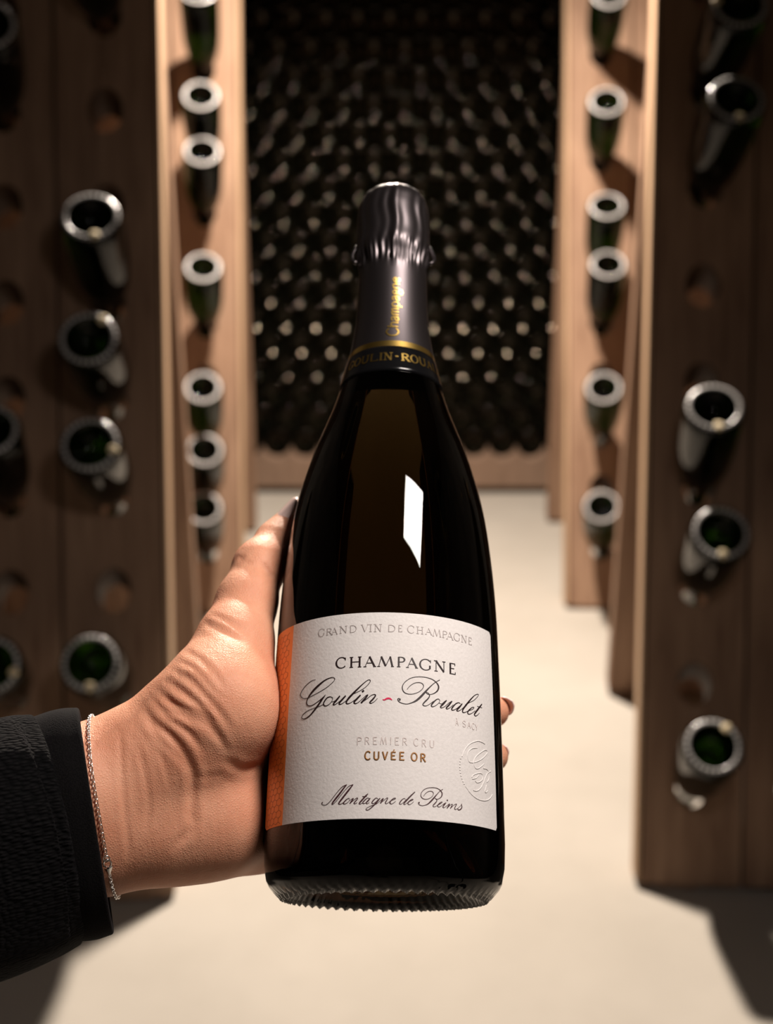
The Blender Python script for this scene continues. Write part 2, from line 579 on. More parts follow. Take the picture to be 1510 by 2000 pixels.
# ------------------------------------------------------------------ bottle wall at the end of the aisle
DW = .0868
WALL_BOTTLE = bottle_mesh('wall_bottle', 28, 0, 0, True, .93, True)
WALL_BOTTLE.materials.append(M['wall_glass'])
NR, NC = 18, 15
NTH = 'first second third fourth fifth sixth seventh eighth ninth tenth eleventh twelfth thirteenth fourteenth fifteenth sixteenth seventeenth eighteenth'.split()
for r_ in range(NR):
    seen = 0
    for c_ in range(NC):
        x = (c_ - (NC - 1) / 2 + (.5 if r_ % 2 else 0)) * DW - .012
        z = .152 + r_ * DW * .872
        o = bpy.data.objects.new('stacked_bottle', WALL_BOTTLE)
        COL.objects.link(o)
        o.location = (x + rng.uniform(-.0008, .0008), 3.955 + rng.normal(0, .003), z + rng.uniform(-.0004, .0004))
        o.rotation_euler = (R(-90) + rng.uniform(-.004, .004), rng.uniform(0, 6), rng.uniform(-.004, .004))
        if -.47 < x < .50:
            seen += 1
            lab = 'black bottle base, %s row up in the bottle wall, %s from left' % (NTH[r_], NTH[seen - 1])
        else:
            lab = 'black bottle of the bottle wall tucked behind the far %s rack' % ('left' if x < 0 else 'right')
        tag(o, lab, 'bottle', 'bottles stacked at the end of the aisle')

# scalloped timber under the stack
xs = np.linspace(-.72, .72, 400)
v, f = [], []
for y in (3.915, 3.965):
    for x in xs:
        ph = ((x + .012) / DW + .5) % 1.0 - .5
        zt = .152 - math.sqrt(max(.0432 ** 2 - (ph * DW) ** 2, 0))
        v.append((x, y, min(zt - .0012, .140)))
    for x in xs:
        v.append((x, y, .022))
n = len(xs)
for i in range(n - 1):
    f += [(i, i + n, i + n + 1, i + 1), (2 * n + i, 2 * n + i + 1, 3 * n + i + 1, 3 * n + i), (i, i + 1, 2 * n + i + 1, 2 * n + i), (n + i, 3 * n + i, 3 * n + i + 1, n + i + 1)]
f += [(0, 2 * n, 3 * n, n), (n - 1, 2 * n - 1, 4 * n - 1, 3 * n - 1)]
t = empty('stack_base', Matrix.Translation((0, 3.94, 0)))
tag(t, 'wavy-topped timber sill holding the lowest row of stacked bottles', 'sill')
ti = t.matrix_world.inverted()
link('scalloped_board', mesh('scalloped_board', v, f), M['pale_wood'], t, mw=ti)
for x in (-.6, -.2, .2, .6):
    link('bearer', box_me('bearer', x - .04, x + .04, 3.92, 4.25, 0, .0225), M['wood'], t, mw=ti)
link('rear_board', box_me('rear_board', -.72, .72, 4.17, 4.22, .0215, .112), M['pale_wood'], t, mw=ti)

# ------------------------------------------------------------------ label artwork in label millimetres (u, s, width)
MAIN = [[-28.02,74.53,0.2,-29.96,74.32,0.226,-32.8,72.94,0.302,-34.87,71.12,0.378,-35.46,69.85,0.378,-34.72,68.69,0.327,-33.23,68.07,0.276,-31.32,68.12,0.25,-28.23,68.93,0.224,-25.18,69.95,0.224,-22.57,71.16,0.224,-20.49,72.63,0.248,-19.68,73.63,0.273,-20.18,74.34,0.249,-21.54,74.43,0.299,-23.84,73.74,0.498,-26.5,72.21,0.849,-28.95,70.48,0.95,-30.84,68.7,0.75,-31.94,66.93,0.55,-31.76,65.62,0.45,-30.64,64.96,0.374,-29.01,65.04,0.299,-26.84,65.94,0.298,-24.91,67.03,0.347,-23.33,68.23,0.198],[-23.47,68.09,0.298,-24.89,66.52,0.744,-26.47,64.67,0.844,-28.26,62.86,0.745,-30.12,61.32,0.547,-32.09,60.5,0.398,-33.67,60.49,0.324,-34.25,61.13,0.3,-33.59,62.18,0.3,-31.55,63.12,0.249,-28.94,63.71,0.224,-26.14,64.13,0.223,-24.22,64.67,0.223],[-20.43,66.82,0.198,-21.29,67.28,0.297,-22.56,67.03,0.446,-23.68,65.88,0.594,-24.07,64.78,0.495,-23.32,64.07,0.346,-22.03,64.32,0.247,-20.79,65.33,0.247,-20.28,66.55,0.222,-20.72,67.1,0.222],[-20.79,65.33,0.198,-19.55,65.47,0.197,-18.48,66.39,0.222,-17.42,67.27,0.345],[-17.42,67.27,0.543,-18.73,65.78,0.74,-19.93,64.5,0.592,-19.5,64.13,0.345,-18.42,64.62,0.222,-16.84,65.76,0.222,-15.29,67.11,0.246],[-15.16,67.16,0.542,-16.57,65.74,0.738,-17.61,64.56,0.591,-17.19,64.1,0.344,-16.01,64.57,0.221,-14.21,65.83,0.221],[-14.21,65.83,0.221,-12.44,67.5,0.221,-9.92,68.65,0.221,-7.69,70.09,0.221,-6.23,71.83,0.271,-6.24,72.59,0.246,-6.99,72.6,0.246,-8.47,71.5,0.345,-10.2,69.92,0.541,-12.2,67.99,0.738,-13.96,66.2,0.787,-14.83,64.87,0.639,-14.55,64.14,0.393,-13.39,64.33,0.245,-11.62,65.44,0.221,-9.63,67.07,0.221],[-9.58,67.12,0.54,-10.87,65.79,0.736,-11.86,64.7,0.638,-11.59,64.04,0.392,-10.58,64.27,0.245,-9.09,65.47,0.221],[-9.09,65.47,0.221,-7.62,66.81,0.245,-6.93,67.04,0.392,-7.85,65.81,0.735,-9.32,64.15,0.686],[-9.07,64.34,0.22,-7.35,65.54,0.245,-5.64,66.89,0.245,-4.53,67.2,0.343,-4.16,66.75,0.49,-5.12,65.38,0.636,-6.09,64.39,0.538,-5.71,63.96,0.318,-4.61,64.5,0.22,-3.4,65.74,0.196],[-9.0,68.23,0.737,-8.41,68.82,0.737],[7.22,69.36,0.199,8.12,70.55,0.221,9.7,71.75,0.244,11.42,72.22,0.244,12.81,71.95,0.267,13.36,71.01,0.289,12.82,69.83,0.266,11.55,68.7,0.221,9.72,67.88,0.221,7.91,67.65,0.243,6.34,68.13,0.309,5.55,69.34,0.354,5.64,70.83,0.332,6.75,72.37,0.266,8.77,73.74,0.244,11.52,74.36,0.245,14.34,74.38,0.245,16.74,73.87,0.29,18.46,72.8,0.402,19.25,71.52,0.58,18.95,70.11,0.579,17.96,69.08,0.4,16.74,68.38,0.244,15.78,68.16,0.2,14.94,68.2,0.2,14.35,68.66,0.2,14.59,68.85,0.177,15.3,68.46,0.266,15.66,67.58,0.399,15.07,66.5,0.487,13.89,65.26,0.531,13.14,64.29,0.442,13.54,63.76,0.309,14.6,63.86,0.221,16.02,64.78,0.199,17.23,65.81,0.199],[19.76,74.04,0.268,18.71,73.41,0.246,17.23,72.32,0.29,15.54,70.65,0.445,13.88,68.78,0.754,12.25,66.94,0.84,10.65,65.45,0.706,9.06,64.56,0.397,7.27,63.96,0.242,5.48,64.14,0.242,4.26,64.76,0.308,3.87,65.65,0.308,4.47,65.9,0.309],[4.32,65.55,0.793,4.92,65.4,0.793],[19.69,66.43,0.2,19.19,66.82,0.244,18.2,66.37,0.399,16.98,65.1,0.576,16.38,64.14,0.531,16.86,63.69,0.31,18.2,64.33,0.222,19.44,65.49,0.222,19.82,66.44,0.2],[19.44,65.37,0.178,20.44,65.15,0.178,21.72,66.22,0.2,22.55,66.73,0.267],[22.55,66.73,0.446,21.2,65.24,0.667,20.06,64.08,0.532,20.44,63.67,0.311,21.71,64.28,0.222,23.55,65.88,0.223,24.89,66.75,0.268],[24.95,66.76,0.447,23.54,65.08,0.668,22.43,63.92,0.533,22.88,63.56,0.311,24.07,64.24,0.223,25.43,65.46,0.201],[28.82,66.3,0.202,27.96,66.63,0.269,26.54,65.96,0.447,25.15,64.5,0.58,24.73,63.65,0.49,25.41,63.45,0.312,26.8,64.17,0.223,28.52,65.57,0.224,29.56,66.54,0.224],[29.65,66.55,0.449,28.23,64.95,0.671,27.07,63.75,0.536,27.49,63.4,0.313,28.79,64.01,0.224,30.29,65.27,0.202],[30.29,65.27,0.202,31.53,66.4,0.202,33.14,67.48,0.203,35.5,68.71,0.226,37.49,70.25,0.25,38.53,71.38,0.251,37.9,71.61,0.228,36.25,70.83,0.318,34.15,69.04,0.543,31.85,66.68,0.72,30.13,64.68,0.673,29.73,63.58,0.493,30.41,63.28,0.314,31.8,63.87,0.225,33.41,64.87,0.203],[32.76,64.41,0.202,34.4,65.04,0.225,35.6,65.83,0.271,35.61,66.18,0.249,34.58,65.88,0.316,32.92,64.56,0.54,32.27,63.53,0.494,32.89,63.13,0.315,34.37,63.65,0.225,36.46,65.06,0.203],[40.63,68.34,0.502,38.69,66.52,0.727,36.44,64.25,0.723,35.89,63.46,0.496,36.58,63.07,0.316,37.86,63.7,0.226,38.94,64.66,0.204],[37.58,66.96,0.204,40.66,66.9,0.228]]
DASH = [[-1.56,65.37,0.245,-0.94,65.2,0.44,0.03,65.71,0.636,1.01,65.73,0.587,1.87,65.17,0.196]]
REGION = [[-22.99,29.22,0.461,-23.38,28.96,0.346,-23.18,28.47,0.25,-22.28,28.12,0.211,-21.19,28.44,0.23,-19.92,29.5,0.268,-18.48,31.14,0.269,-16.86,32.97,0.269,-15.45,34.24,0.269,-13.94,34.9,0.23],[-13.88,34.9,0.268,-15.02,33.65,0.575,-16.81,31.44,0.69,-18.43,29.61,0.651,-19.25,28.52,0.498,-19.02,28.22,0.23],[-19.02,28.22,0.191,-17.79,29.2,0.23,-16.18,31.03,0.23,-14.4,33.05,0.23,-13.02,34.33,0.23,-11.59,34.86,0.192],[-11.53,34.86,0.268,-12.79,33.37,0.613,-14.75,30.97,0.689,-16.13,29.32,0.612,-16.73,28.49,0.459,-16.41,28.16,0.267,-15.69,28.26,0.191,-14.69,28.88,0.191],[-12.7,29.66,0.172,-13.01,30.05,0.21,-13.8,29.7,0.344,-14.69,28.88,0.458,-14.98,28.42,0.382,-14.47,28.15,0.229,-13.47,28.55,0.191,-12.69,29.38,0.191],[-12.69,29.28,0.153,-11.71,29.92,0.191,-11.31,30.0,0.267],[-11.27,30.0,0.381,-11.89,29.17,0.534,-12.56,28.28,0.457],[-12.37,28.42,0.172,-11.1,29.43,0.191,-10.13,30.1,0.229,-9.78,29.96,0.305,-10.41,29.13,0.419,-11.08,28.39,0.381,-10.68,28.1,0.209,-9.9,28.55,0.171],[-6.18,31.52,0.343,-7.22,30.49,0.572,-8.55,29.0,0.571,-9.21,28.26,0.419,-8.82,28.0,0.228,-7.95,28.42,0.171],[-8.19,30.6,0.229,-6.55,30.62,0.267],[-5.67,29.82,0.171,-6.25,30.05,0.228,-7.01,29.54,0.381,-7.86,28.61,0.419,-7.75,28.14,0.266,-6.99,28.32,0.19,-5.85,29.35,0.19,-5.38,29.91,0.19],[-5.33,29.97,0.343,-6.04,29.16,0.495,-6.7,28.41,0.418,-6.4,28.03,0.228,-5.64,28.5,0.171],[-2.61,29.72,0.171,-3.19,30.04,0.228,-3.94,29.53,0.38,-4.69,28.59,0.418,-4.49,28.12,0.266,-3.73,28.4,0.19,-2.6,29.44,0.19,-1.95,30.01,0.19],[-1.89,30.01,0.342,-2.97,28.68,0.494,-4.1,27.46,0.456,-5.22,26.43,0.342,-6.17,25.83,0.247,-6.75,26.06,0.247,-6.38,26.62,0.19,-4.86,27.37,0.171,-3.15,28.02,0.171,-1.84,29.07,0.171],[-1.84,29.07,0.171,-0.99,29.83,0.228,-0.8,29.74,0.38,-1.27,29.07,0.494,-1.73,28.22,0.456],[-1.54,28.41,0.171,-0.32,29.46,0.19,0.43,30.08,0.228,0.77,29.95,0.304,0.35,29.19,0.418,-0.02,28.43,0.38,0.27,28.06,0.209,1.02,28.45,0.171],[1.02,28.45,0.171,1.68,29.03,0.171,2.72,29.52,0.19,3.48,29.92,0.228,3.29,30.14,0.19,2.53,29.8,0.304,1.68,28.84,0.456,1.6,28.27,0.342,2.17,28.04,0.228,2.93,28.49,0.171,3.59,29.07,0.152],[6.96,29.91,0.167,6.37,30.05,0.217,5.53,29.36,0.366,4.96,28.51,0.399,4.96,28.1,0.266,5.55,28.12,0.166,6.55,28.98,0.166,7.22,29.83,0.167],[10.36,32.55,0.334,8.91,31.15,0.501,7.39,29.51,0.566,6.47,28.4,0.433,6.64,28.0,0.216,7.31,28.35,0.15,7.9,28.87,0.15],[7.9,28.87,0.15,8.83,29.33,0.167,9.69,29.78,0.2,9.51,29.97,0.183,8.83,29.66,0.3,7.99,28.79,0.433,7.91,28.21,0.3,8.42,28.02,0.2,9.18,28.44,0.167,9.91,29.13,0.15],[13.5,31.24,0.167,14.12,32.11,0.201,15.01,32.84,0.201,16.0,33.16,0.201,16.91,32.98,0.218,17.19,32.33,0.218,16.73,31.38,0.201,15.74,30.64,0.184,14.48,30.23,0.184,13.24,30.4,0.234,12.54,31.18,0.284,12.62,32.19,0.251,13.32,33.23,0.218,14.65,34.07,0.201,16.45,34.45,0.202,18.3,34.43,0.219,19.61,33.95,0.269,20.46,33.11,0.37,20.55,32.11,0.437,19.98,31.23,0.302,19.04,30.65,0.201,18.29,30.59,0.168,17.74,30.88,0.168,18.39,30.43,0.268,18.48,29.85,0.335,17.74,28.97,0.402,17.05,28.25,0.334,17.28,27.81,0.217,18.11,28.0,0.167,19.04,28.74,0.168],[20.94,34.24,0.219,19.8,33.55,0.219,18.67,32.37,0.302,17.56,31.11,0.503,16.28,29.69,0.569,15.2,28.7,0.401,14.13,28.14,0.217,12.9,27.89,0.2,11.94,28.17,0.233,11.59,28.81,0.25,11.94,28.99,0.217],[11.71,28.9,0.567,12.11,28.89,0.567],[19.13,28.66,0.168,20.17,29.24,0.168,20.64,29.61,0.201,20.45,29.76,0.185,19.79,29.38,0.302,18.95,28.56,0.402,18.85,28.06,0.301,19.41,27.89,0.201,20.26,28.34,0.168,21.12,29.07,0.151],[21.12,29.07,0.151,22.09,29.62,0.168],[22.19,29.67,0.336,21.51,28.94,0.47,20.93,28.14,0.403,21.22,27.75,0.218,21.89,28.14,0.151],[22.49,30.49,0.505,22.96,30.54,0.505],[21.89,28.14,0.151,23.47,29.28,0.202,23.67,29.22,0.303,23.07,28.42,0.437,22.57,27.71,0.403],[22.77,27.89,0.151,23.77,28.81,0.168,24.57,29.31,0.202,24.84,29.16,0.303,24.37,28.37,0.404,23.96,27.75,0.336],[24.26,28.03,0.151,25.29,28.96,0.169,26.32,29.56,0.203,26.64,29.43,0.27,26.01,28.53,0.371,25.79,27.84,0.337,26.21,27.63,0.202,27.16,28.14,0.152],[27.16,28.14,0.152,28.34,29.1,0.152,29.01,29.93,0.169,28.89,29.66,0.271,29.0,28.67,0.44,28.44,27.94,0.406,27.58,27.6,0.304,27.11,27.81,0.202,27.37,28.0,0.152]]
CREST = [[42.13,53.51,0.345,39.77,53.91,0.397,37.16,53.73,0.448,33.56,52.23,0.445,30.97,49.88,0.443,29.37,46.91,0.441],[30.79,36.35,0.438,33.62,34.0,0.465,37.09,32.65,0.492,41.23,32.57,0.495,44.76,33.72,0.472,47.11,35.65,0.395],[37.31,51.23,0.394,34.29,50.5,0.445,32.39,48.9,0.469,32.0,47.01,0.468,32.89,45.43,0.442,34.39,45.39,0.339],[34.39,45.32,0.261,36.57,45.97,0.314,39.59,47.36,0.368,42.48,49.3,0.397,43.82,50.73,0.372,42.93,51.38,0.318,41.07,50.79,0.37,37.89,48.94,0.525,35.79,47.04,0.575,35.16,45.11,0.522,35.92,43.78,0.444,37.34,43.59,0.392,39.52,44.71,0.367,41.41,46.07,0.263],[34.1,40.0,0.389,34.88,40.89,0.442,37.3,41.89,0.444,39.45,42.21,0.445,40.56,41.46,0.498,40.18,40.09,0.497,38.5,38.93,0.443,36.82,38.5,0.39,35.82,38.94,0.312],[34.28,39.38,0.389,36.45,40.07,0.364,38.13,41.49,0.313],[46.31,44.1,0.318,43.79,42.89,0.448,42.22,41.19,0.578,40.96,39.16,0.576,39.32,37.1,0.522,37.58,35.81,0.442,35.95,35.33,0.363,34.78,35.44,0.285],[40.88,44.27,0.342,42.82,44.32,0.395,44.35,43.77,0.449,44.96,42.15,0.475,44.36,40.61,0.422,43.03,39.48,0.342],[42.86,38.4,0.525,42.2,37.0,0.471,41.57,35.99,0.34,42.4,35.66,0.288,43.82,36.58,0.262]]
CRESTDOTS = [(28.68,46.04),(28.37,44.96),(28.26,43.91),(28.25,42.87),(28.34,41.85),(28.53,40.84),(28.78,39.84),(29.19,38.85),(29.69,37.89),(30.19,37.05)]
CAPS1 = [('G',-27.58,-24.66,90.94,93.95),('R',-23.95,-21.39,91.01,93.66),('A',-21.81,-18.97,90.9,93.58),('N',-18.32,-15.25,91.06,93.82),('D',-14.4,-11.65,90.96,93.79),('V',-9.92,-7.06,91.0,93.78),('I',-6.73,-6.01,90.93,93.79),('N',-5.04,-2.31,90.88,93.83),('D',-0.11,2.69,90.84,93.57),('E',3.77,5.22,90.95,93.64),('C',7.13,9.79,90.77,93.63),('H',10.61,13.21,90.72,93.5),('A',13.85,16.79,90.78,93.31),('M',16.87,20.38,90.43,93.31),('P',20.84,22.95,90.4,93.15),('A',22.47,25.89,90.12,93.01),('G',25.88,28.89,90.17,93.16),('N',29.53,32.33,90.16,92.99),('E',33.19,35.02,89.96,92.89)]
CAPS2 = [('C',-19.45,-15.36,77.7,81.72),('H',-14.05,-9.46,77.59,81.55),('A',-8.74,-4.05,77.58,81.49),('M',-3.58,2.29,77.61,81.46),('P',3.53,6.34,77.61,81.46),('A',6.75,11.25,77.52,81.31),('G',11.8,16.35,77.15,81.23),('N',17.64,22.12,77.16,81.19),('E',23.77,26.53,76.94,81.16)]
SANS1 = [('P',-10.69,-8.76,48.9,51.7),('R',-7.8,-5.98,48.99,51.69),('E',-4.87,-3.23,48.96,51.66),('M',-2.2,0.22,48.97,51.61),('I',1.42,1.73,48.92,51.65),('E',2.89,4.56,48.86,51.62),('R',5.58,7.42,48.87,51.57),('C',9.74,11.56,48.87,51.54),('R',12.62,14.45,48.66,51.42),('U',15.63,17.62,48.75,51.36)]
SANS2 = [('C',-7.56,-5.47,43.56,46.46),('U',-4.52,-2.33,43.54,46.43),('V',-1.48,0.7,43.56,46.39),('E',1.55,3.52,43.59,46.35),('E',4.56,6.52,43.53,46.39),('O',8.91,11.07,43.52,46.3),('R',12.15,14.23,43.35,46.25)]
SANS3 = [('A',26.22,27.92,57.98,60.1),('S',29.59,31.33,57.97,60.17),('A',31.9,33.97,57.87,60.17),('C',34.34,35.91,57.73,60.04),('Y',36.15,37.85,57.71,59.93)]
# flesh cores (a, ra, b, rb, blend) and skin creases, grip-frame millimetres
FLESH = [(-147.3,-106.7,470.0,25.0,-106.7,-100.0,500.0,20.0,10.0),(-106.7,-100.0,500.0,20.0,-84.5,-90.1,505.0,19.0,10.0),(-147.3,-113.0,470.0,25.0,-106.3,-110.1,498.0,20.0,10.0),(-106.3,-110.1,498.0,20.0,-82.9,-106.3,507.0,19.0,10.0),(-147.3,-119.3,470.0,25.0,-106.7,-121.5,500.0,20.0,10.0),(-106.7,-121.5,500.0,20.0,-82.9,-120.9,507.0,18.5,10.0),(-84.5,-90.1,505.0,19.0,-64.7,-74.9,510.0,21.5,14.0),(-64.7,-74.9,510.0,21.5,-60.3,-52.4,528.0,14.6,14.0),(-60.3,-52.4,528.0,14.2,-57.0,-36.8,543.0,11.2,7.0),(-57.0,-36.8,543.0,11.2,-53.0,-22.7,556.0,9.8,7.0),(-53.0,-22.7,556.0,9.8,-45.7,-12.7,571.0,8.9,7.0),(-45.7,-12.7,571.0,8.9,-40.4,-4.2,577.0,5.6,7.0),(-40.4,-4.2,577.0,5.6,-38.1,2.7,580.0,3.0,7.0),(-70.9,-96.5,512.0,17.0,-54.3,-100.5,533.0,15.0,12.0),(-82.5,-120.4,505.0,18.5,-66.0,-119.3,512.0,19.0,10.0),(-66.0,-119.3,512.0,19.0,-56.1,-122.9,530.0,17.5,10.0),(-80.7,-94.5,512.0,14.0,-38.9,-84.0,568.3,11.5,12.0),(-81.1,-104.8,514.0,14.0,-39.8,-102.9,561.6,11.5,12.0),(-81.1,-113.7,514.0,14.0,-39.5,-121.2,553.5,11.0,12.0),(-80.1,-123.0,514.0,14.0,-41.2,-136.4,543.0,10.0,12.0),(-63.6,-67.6,525.0,13.0,-43.7,-79.7,563.0,9.0,10.0),(-38.2,-82.8,567.9,10.5,-11.8,-88.8,579.3,9.3,4.0),(-11.8,-88.8,579.3,9.3,14.2,-89.6,577.6,8.8,4.0),(14.2,-89.6,577.6,8.8,33.5,-87.0,567.5,8.2,4.0),(33.5,-87.0,567.5,8.2,44.5,-83.3,555.1,6.6,4.0),(-38.5,-101.4,560.6,10.5,-12.1,-107.1,572.1,9.3,4.0),(-12.1,-107.1,572.1,9.3,13.9,-107.5,570.5,8.8,4.0),(13.9,-107.5,570.5,8.8,31.7,-104.9,561.6,8.2,4.0),(31.7,-104.9,561.6,8.2,43.8,-100.8,549.0,6.4,4.0),(-38.8,-121.0,552.8,10.0,-15.3,-126.6,563.6,9.0,4.0),(-15.3,-126.6,563.6,9.0,8.9,-128.0,563.5,8.5,4.0),(8.9,-128.0,563.5,8.5,26.6,-126.6,556.3,7.8,4.0),(26.6,-126.6,556.3,7.8,36.7,-124.5,548.0,6.2,4.0),(-41.9,-136.6,543.6,9.0,-24.7,-141.8,553.9,8.0,4.0),(-24.7,-141.8,553.9,8.0,-8.7,-144.2,557.3,7.5,4.0),(-8.7,-144.2,557.3,7.5,4.7,-144.9,556.5,6.8,4.0),(4.7,-144.9,556.5,6.8,13.8,-144.7,553.8,5.6,4.0)]
CREASES = [([(-72.28,-42.72),(-63.72,-45.35),(-53.84,-50.29)],0.35,1.1),([(-69.64,-40.09),(-61.74,-42.06),(-52.52,-47.33)],0.25,0.9),([(-77.54,-52.78),(-67.99,-55.96),(-58.44,-64.88)],0.35,1.0),([(-78.66,-56.03),(-70.46,-58.55),(-60.37,-68.64)],0.3,0.9),([(-80.06,-59.45),(-71.29,-62.58),(-61.89,-71.98),(-57.5,-78.88)],0.55,1.2),([(-82.23,-62.33),(-74.74,-66.07),(-66.01,-72.94),(-59.76,-82.3)],0.6,1.2),([(-84.73,-66.07),(-78.49,-69.82),(-73.49,-71.69),(-67.25,-74.19),(-63.51,-78.55)],0.55,1.1),([(-86.87,-68.91),(-80.65,-72.64),(-74.44,-74.51),(-69.46,-77.61)],0.45,1.0),([(-90.2,-72.02),(-85.28,-76.39),(-77.62,-82.41),(-72.7,-90.07),(-70.78,-96.63),(-71.6,-105.38),(-70.51,-113.04)],0.8,1.5),([(-86.37,-70.93),(-79.81,-75.3),(-72.15,-80.22),(-66.68,-87.33)],0.5,1.1),([(-83.63,-68.19),(-75.43,-72.57),(-67.23,-76.39),(-61.76,-81.86),(-58.48,-87.88)],0.6,1.2),([(-88.01,-74.29),(-83.66,-81.36),(-77.14,-87.88),(-73.34,-93.86)],0.35,1.0),([(-90.71,-83.02),(-87.47,-93.28),(-85.85,-106.25),(-87.47,-117.05)],0.28,0.9),([(-98.13,-78.91),(-96.52,-84.29),(-95.17,-95.05),(-93.02,-116.56),(-93.02,-124.63)],0.3,0.9),([(-83.15,-85.72),(-79.91,-93.28),(-78.83,-100.84)],0.25,0.9),([(-71.16,-109.63),(-71.43,-115.6),(-77.14,-122.13)],0.5,1.6),([(-59.32,-90.8),(-54.32,-95.8),(-47.67,-96.63)],0.45,1.6),([(-70.54,-96.87),(-64.47,-97.42),(-58.4,-96.6)],0.15,1.4),([(-50.94,-20.54),(-48.63,-24.73),(-46.74,-27.25)],0.8,1.2),([(-60.91,-19.39),(-57.96,-18.55)],0.5,0.9),([(-59.85,-21.0),(-55.23,-20.58)],0.3,0.9)]

# ------------------------------------------------------------------ the held bottle
BM = Matrix(((0.999895, -0.009806, 0.010675), (0.000625, 0.764919, 0.644127), (-0.014482, -0.644052, 0.764844))).to_4x4()
BM.translation = (-0.003332, 0.426244, 0.954475)
hero = empty('held_champagne_bottle', BM)
tag(hero, 'champagne bottle with white and orange label held in the hand', 'bottle')
PS = np.array([0, .003, .008, .016, .030, .060, .090, .111, .133, .156, .179, .203, .223, .239, .275, .318])
PR = np.array([.0372, .0425, .0447, .0455, .0455, .0451, .0444, .0437, .0420, .0388, .0328, .0243, .0190, .0163, .0147, .0147])


def smooth_r(s):
    """monotone-ish smooth profile (cubic Hermite with finite-difference slopes)"""
    s = np.asarray(s, float)
    m = np.gradient(PR, PS)
    i = np.clip(np.searchsorted(PS, s) - 1, 0, len(PS) - 2)
    h = PS[i + 1] - PS[i]
    t = (s - PS[i]) / h
    return ((2 * t ** 3 - 3 * t ** 2 + 1) * PR[i] + (t ** 3 - 2 * t ** 2 + t) * h * m[i] + (-2 * t ** 3 + 3 * t ** 2) * PR[i + 1] + (t ** 3 - t ** 2) * h * m[i + 1])


base = [(.0005, .034), (.006, .0335), (.013, .030), (.021, .022), (.028, .012), (.0325, .0050), (.0350, .0016), (.0362, .0004), (.0374, -.0002), (.0388, .0000), (.0402, .0008), (.0415, .0018)]
body = [(float(smooth_r(s)), float(s)) for s in np.concatenate([[.0035, .0055, .008, .011, .015], np.linspace(.02, .30, 57)])]
NUB = 60


def hero_mod(i, r, z, th):
    if 5 <= i <= 11:
        w = (0, .4, .9, 1.0, .9, .35, 0)[i - 5]
        ph = NUB * th + (r - .0375) * 1500
        return 0, -.0012 * w * np.maximum(0, np.cos(ph)) ** .8
    return 0, 0


g = link('glass', lathe('glass', base + body, NUB * 8, hero_mod), M['hero_glass'], hero, True)


def cyl(u, s, off):
    """label coordinates in mm (u round the bottle, s up the axis) -> local point"""
    s = s / 1000.0
    r = float(smooth_r(s))
    th = u / 1000.0 / r
    r += off
    return (r * math.sin(th), -r * math.cos(th), s)


def patch(name, th0, th1, s0, s1, off, nu, ns, corner=0.0, thick=.00012):
    v, f = [], []
    for i in range(ns + 1):
        for j in range(nu + 1):
            s = s0 + (s1 - s0) * i / ns
            t = th0 + (th1 - th0) * j / nu
            if corner:   # rounded outer corners
                ds = min(s - s0, s1 - s)
                if ds < corner:
                    cut = (corner - math.sqrt(max(corner ** 2 - (corner - ds) ** 2, 0))) / .045
                    lo, hi = th0 + (cut if corner_left else 0), th1 - (cut if not corner_left else 0)
                    t = lo + (hi - lo) * j / nu
            r = float(smooth_r(s)) + off
            v.append((r * math.sin(t), -r * math.cos(t), s))
    for i in range(ns):
        for j in range(nu):
            a = i * (nu + 1) + j
            f.append((a, a + 1, a + nu + 2, a + nu + 1))
    return mesh(name, v, f)


LS0, LS1 = .0229, .0984
corner_left = False
label = link('label', patch('label', R(-54.4), R(63.6), LS0, LS1, .00018, 90, 60, .0011), M['paper'], hero, True)
label['label'] = 'white textured paper label'
corner_left = True
strip = link('label_strip', patch('label_strip', R(-79), R(-54.4), LS0, LS1, .00018, 24, 60, .004), M['orange_foil'], hero, True)
strip['label'] = 'orange copper side of the label with honeycomb print'


def catmull(p, sub):
    p = np.asarray(p, float)
    if len(p) < 3:
        return np.linspace(p[0], p[-1], max(2, sub))
    q = np.vstack([2 * p[0] - p[1], p, 2 * p[-1] - p[-2]])
    out = []
    for i in range(1, len(q) - 2):
        for t in np.arange(sub) / sub:
            out.append(.5 * (2 * q[i] + (q[i + 1] - q[i - 1]) * t + (2 * q[i - 1] - 5 * q[i] + 4 * q[i + 1] - q[i + 2]) * t * t + (3 * q[i] - q[i - 1] - 3 * q[i + 1] + q[i + 2]) * t ** 3))
    out.append(q[-2])
    return np.array(out)


def ribbon(v, f, pts, sub=6, to3=None, raise_=0.0, off=.0003, wmul=1.0, soft=True):
    """pts: (u, s, width) in mm"""
    c = catmull(pts, sub) if soft else np.asarray(pts, float)
    d = np.gradient(c[:, :2], axis=0)
    d /= np.linalg.norm(d, axis=1)[:, None] + 1e-9
    nrm = np.stack([-d[:, 1], d[:, 0]], 1)
    o = len(v)
    k = 4 if raise_ else 2
    for p, nn in zip(c, nrm):
        w = max(p[2], .05) * .5 * wmul
        if raise_:
            for a, h in ((-1, 0), (-.45, raise_), (.45, raise_), (1, 0)):
                v.append(to3(p[0] + nn[0] * w * a, p[1] + nn[1] * w * a, off + h))
        else:
            for a in (-1, 1):
                v.append(to3(p[0] + nn[0] * w * a, p[1] + nn[1] * w * a, off))
    for i in range(len(c) - 1):
        for j in range(k - 1):
            a = o + i * k + j
            f.append((a, a + k, a + k + 1, a + 1))


def strokes(name, data, material, parent, to3=cyl, **kw):
    v, f = [], []
    for st in data:
        ribbon(v, f, [st[i:i + 3] for i in range(0, len(st), 3)] if not isinstance(st[0], (tuple, list)) else st, to3=to3, **kw)
    return link(name, mesh(name, v, f), material, parent)


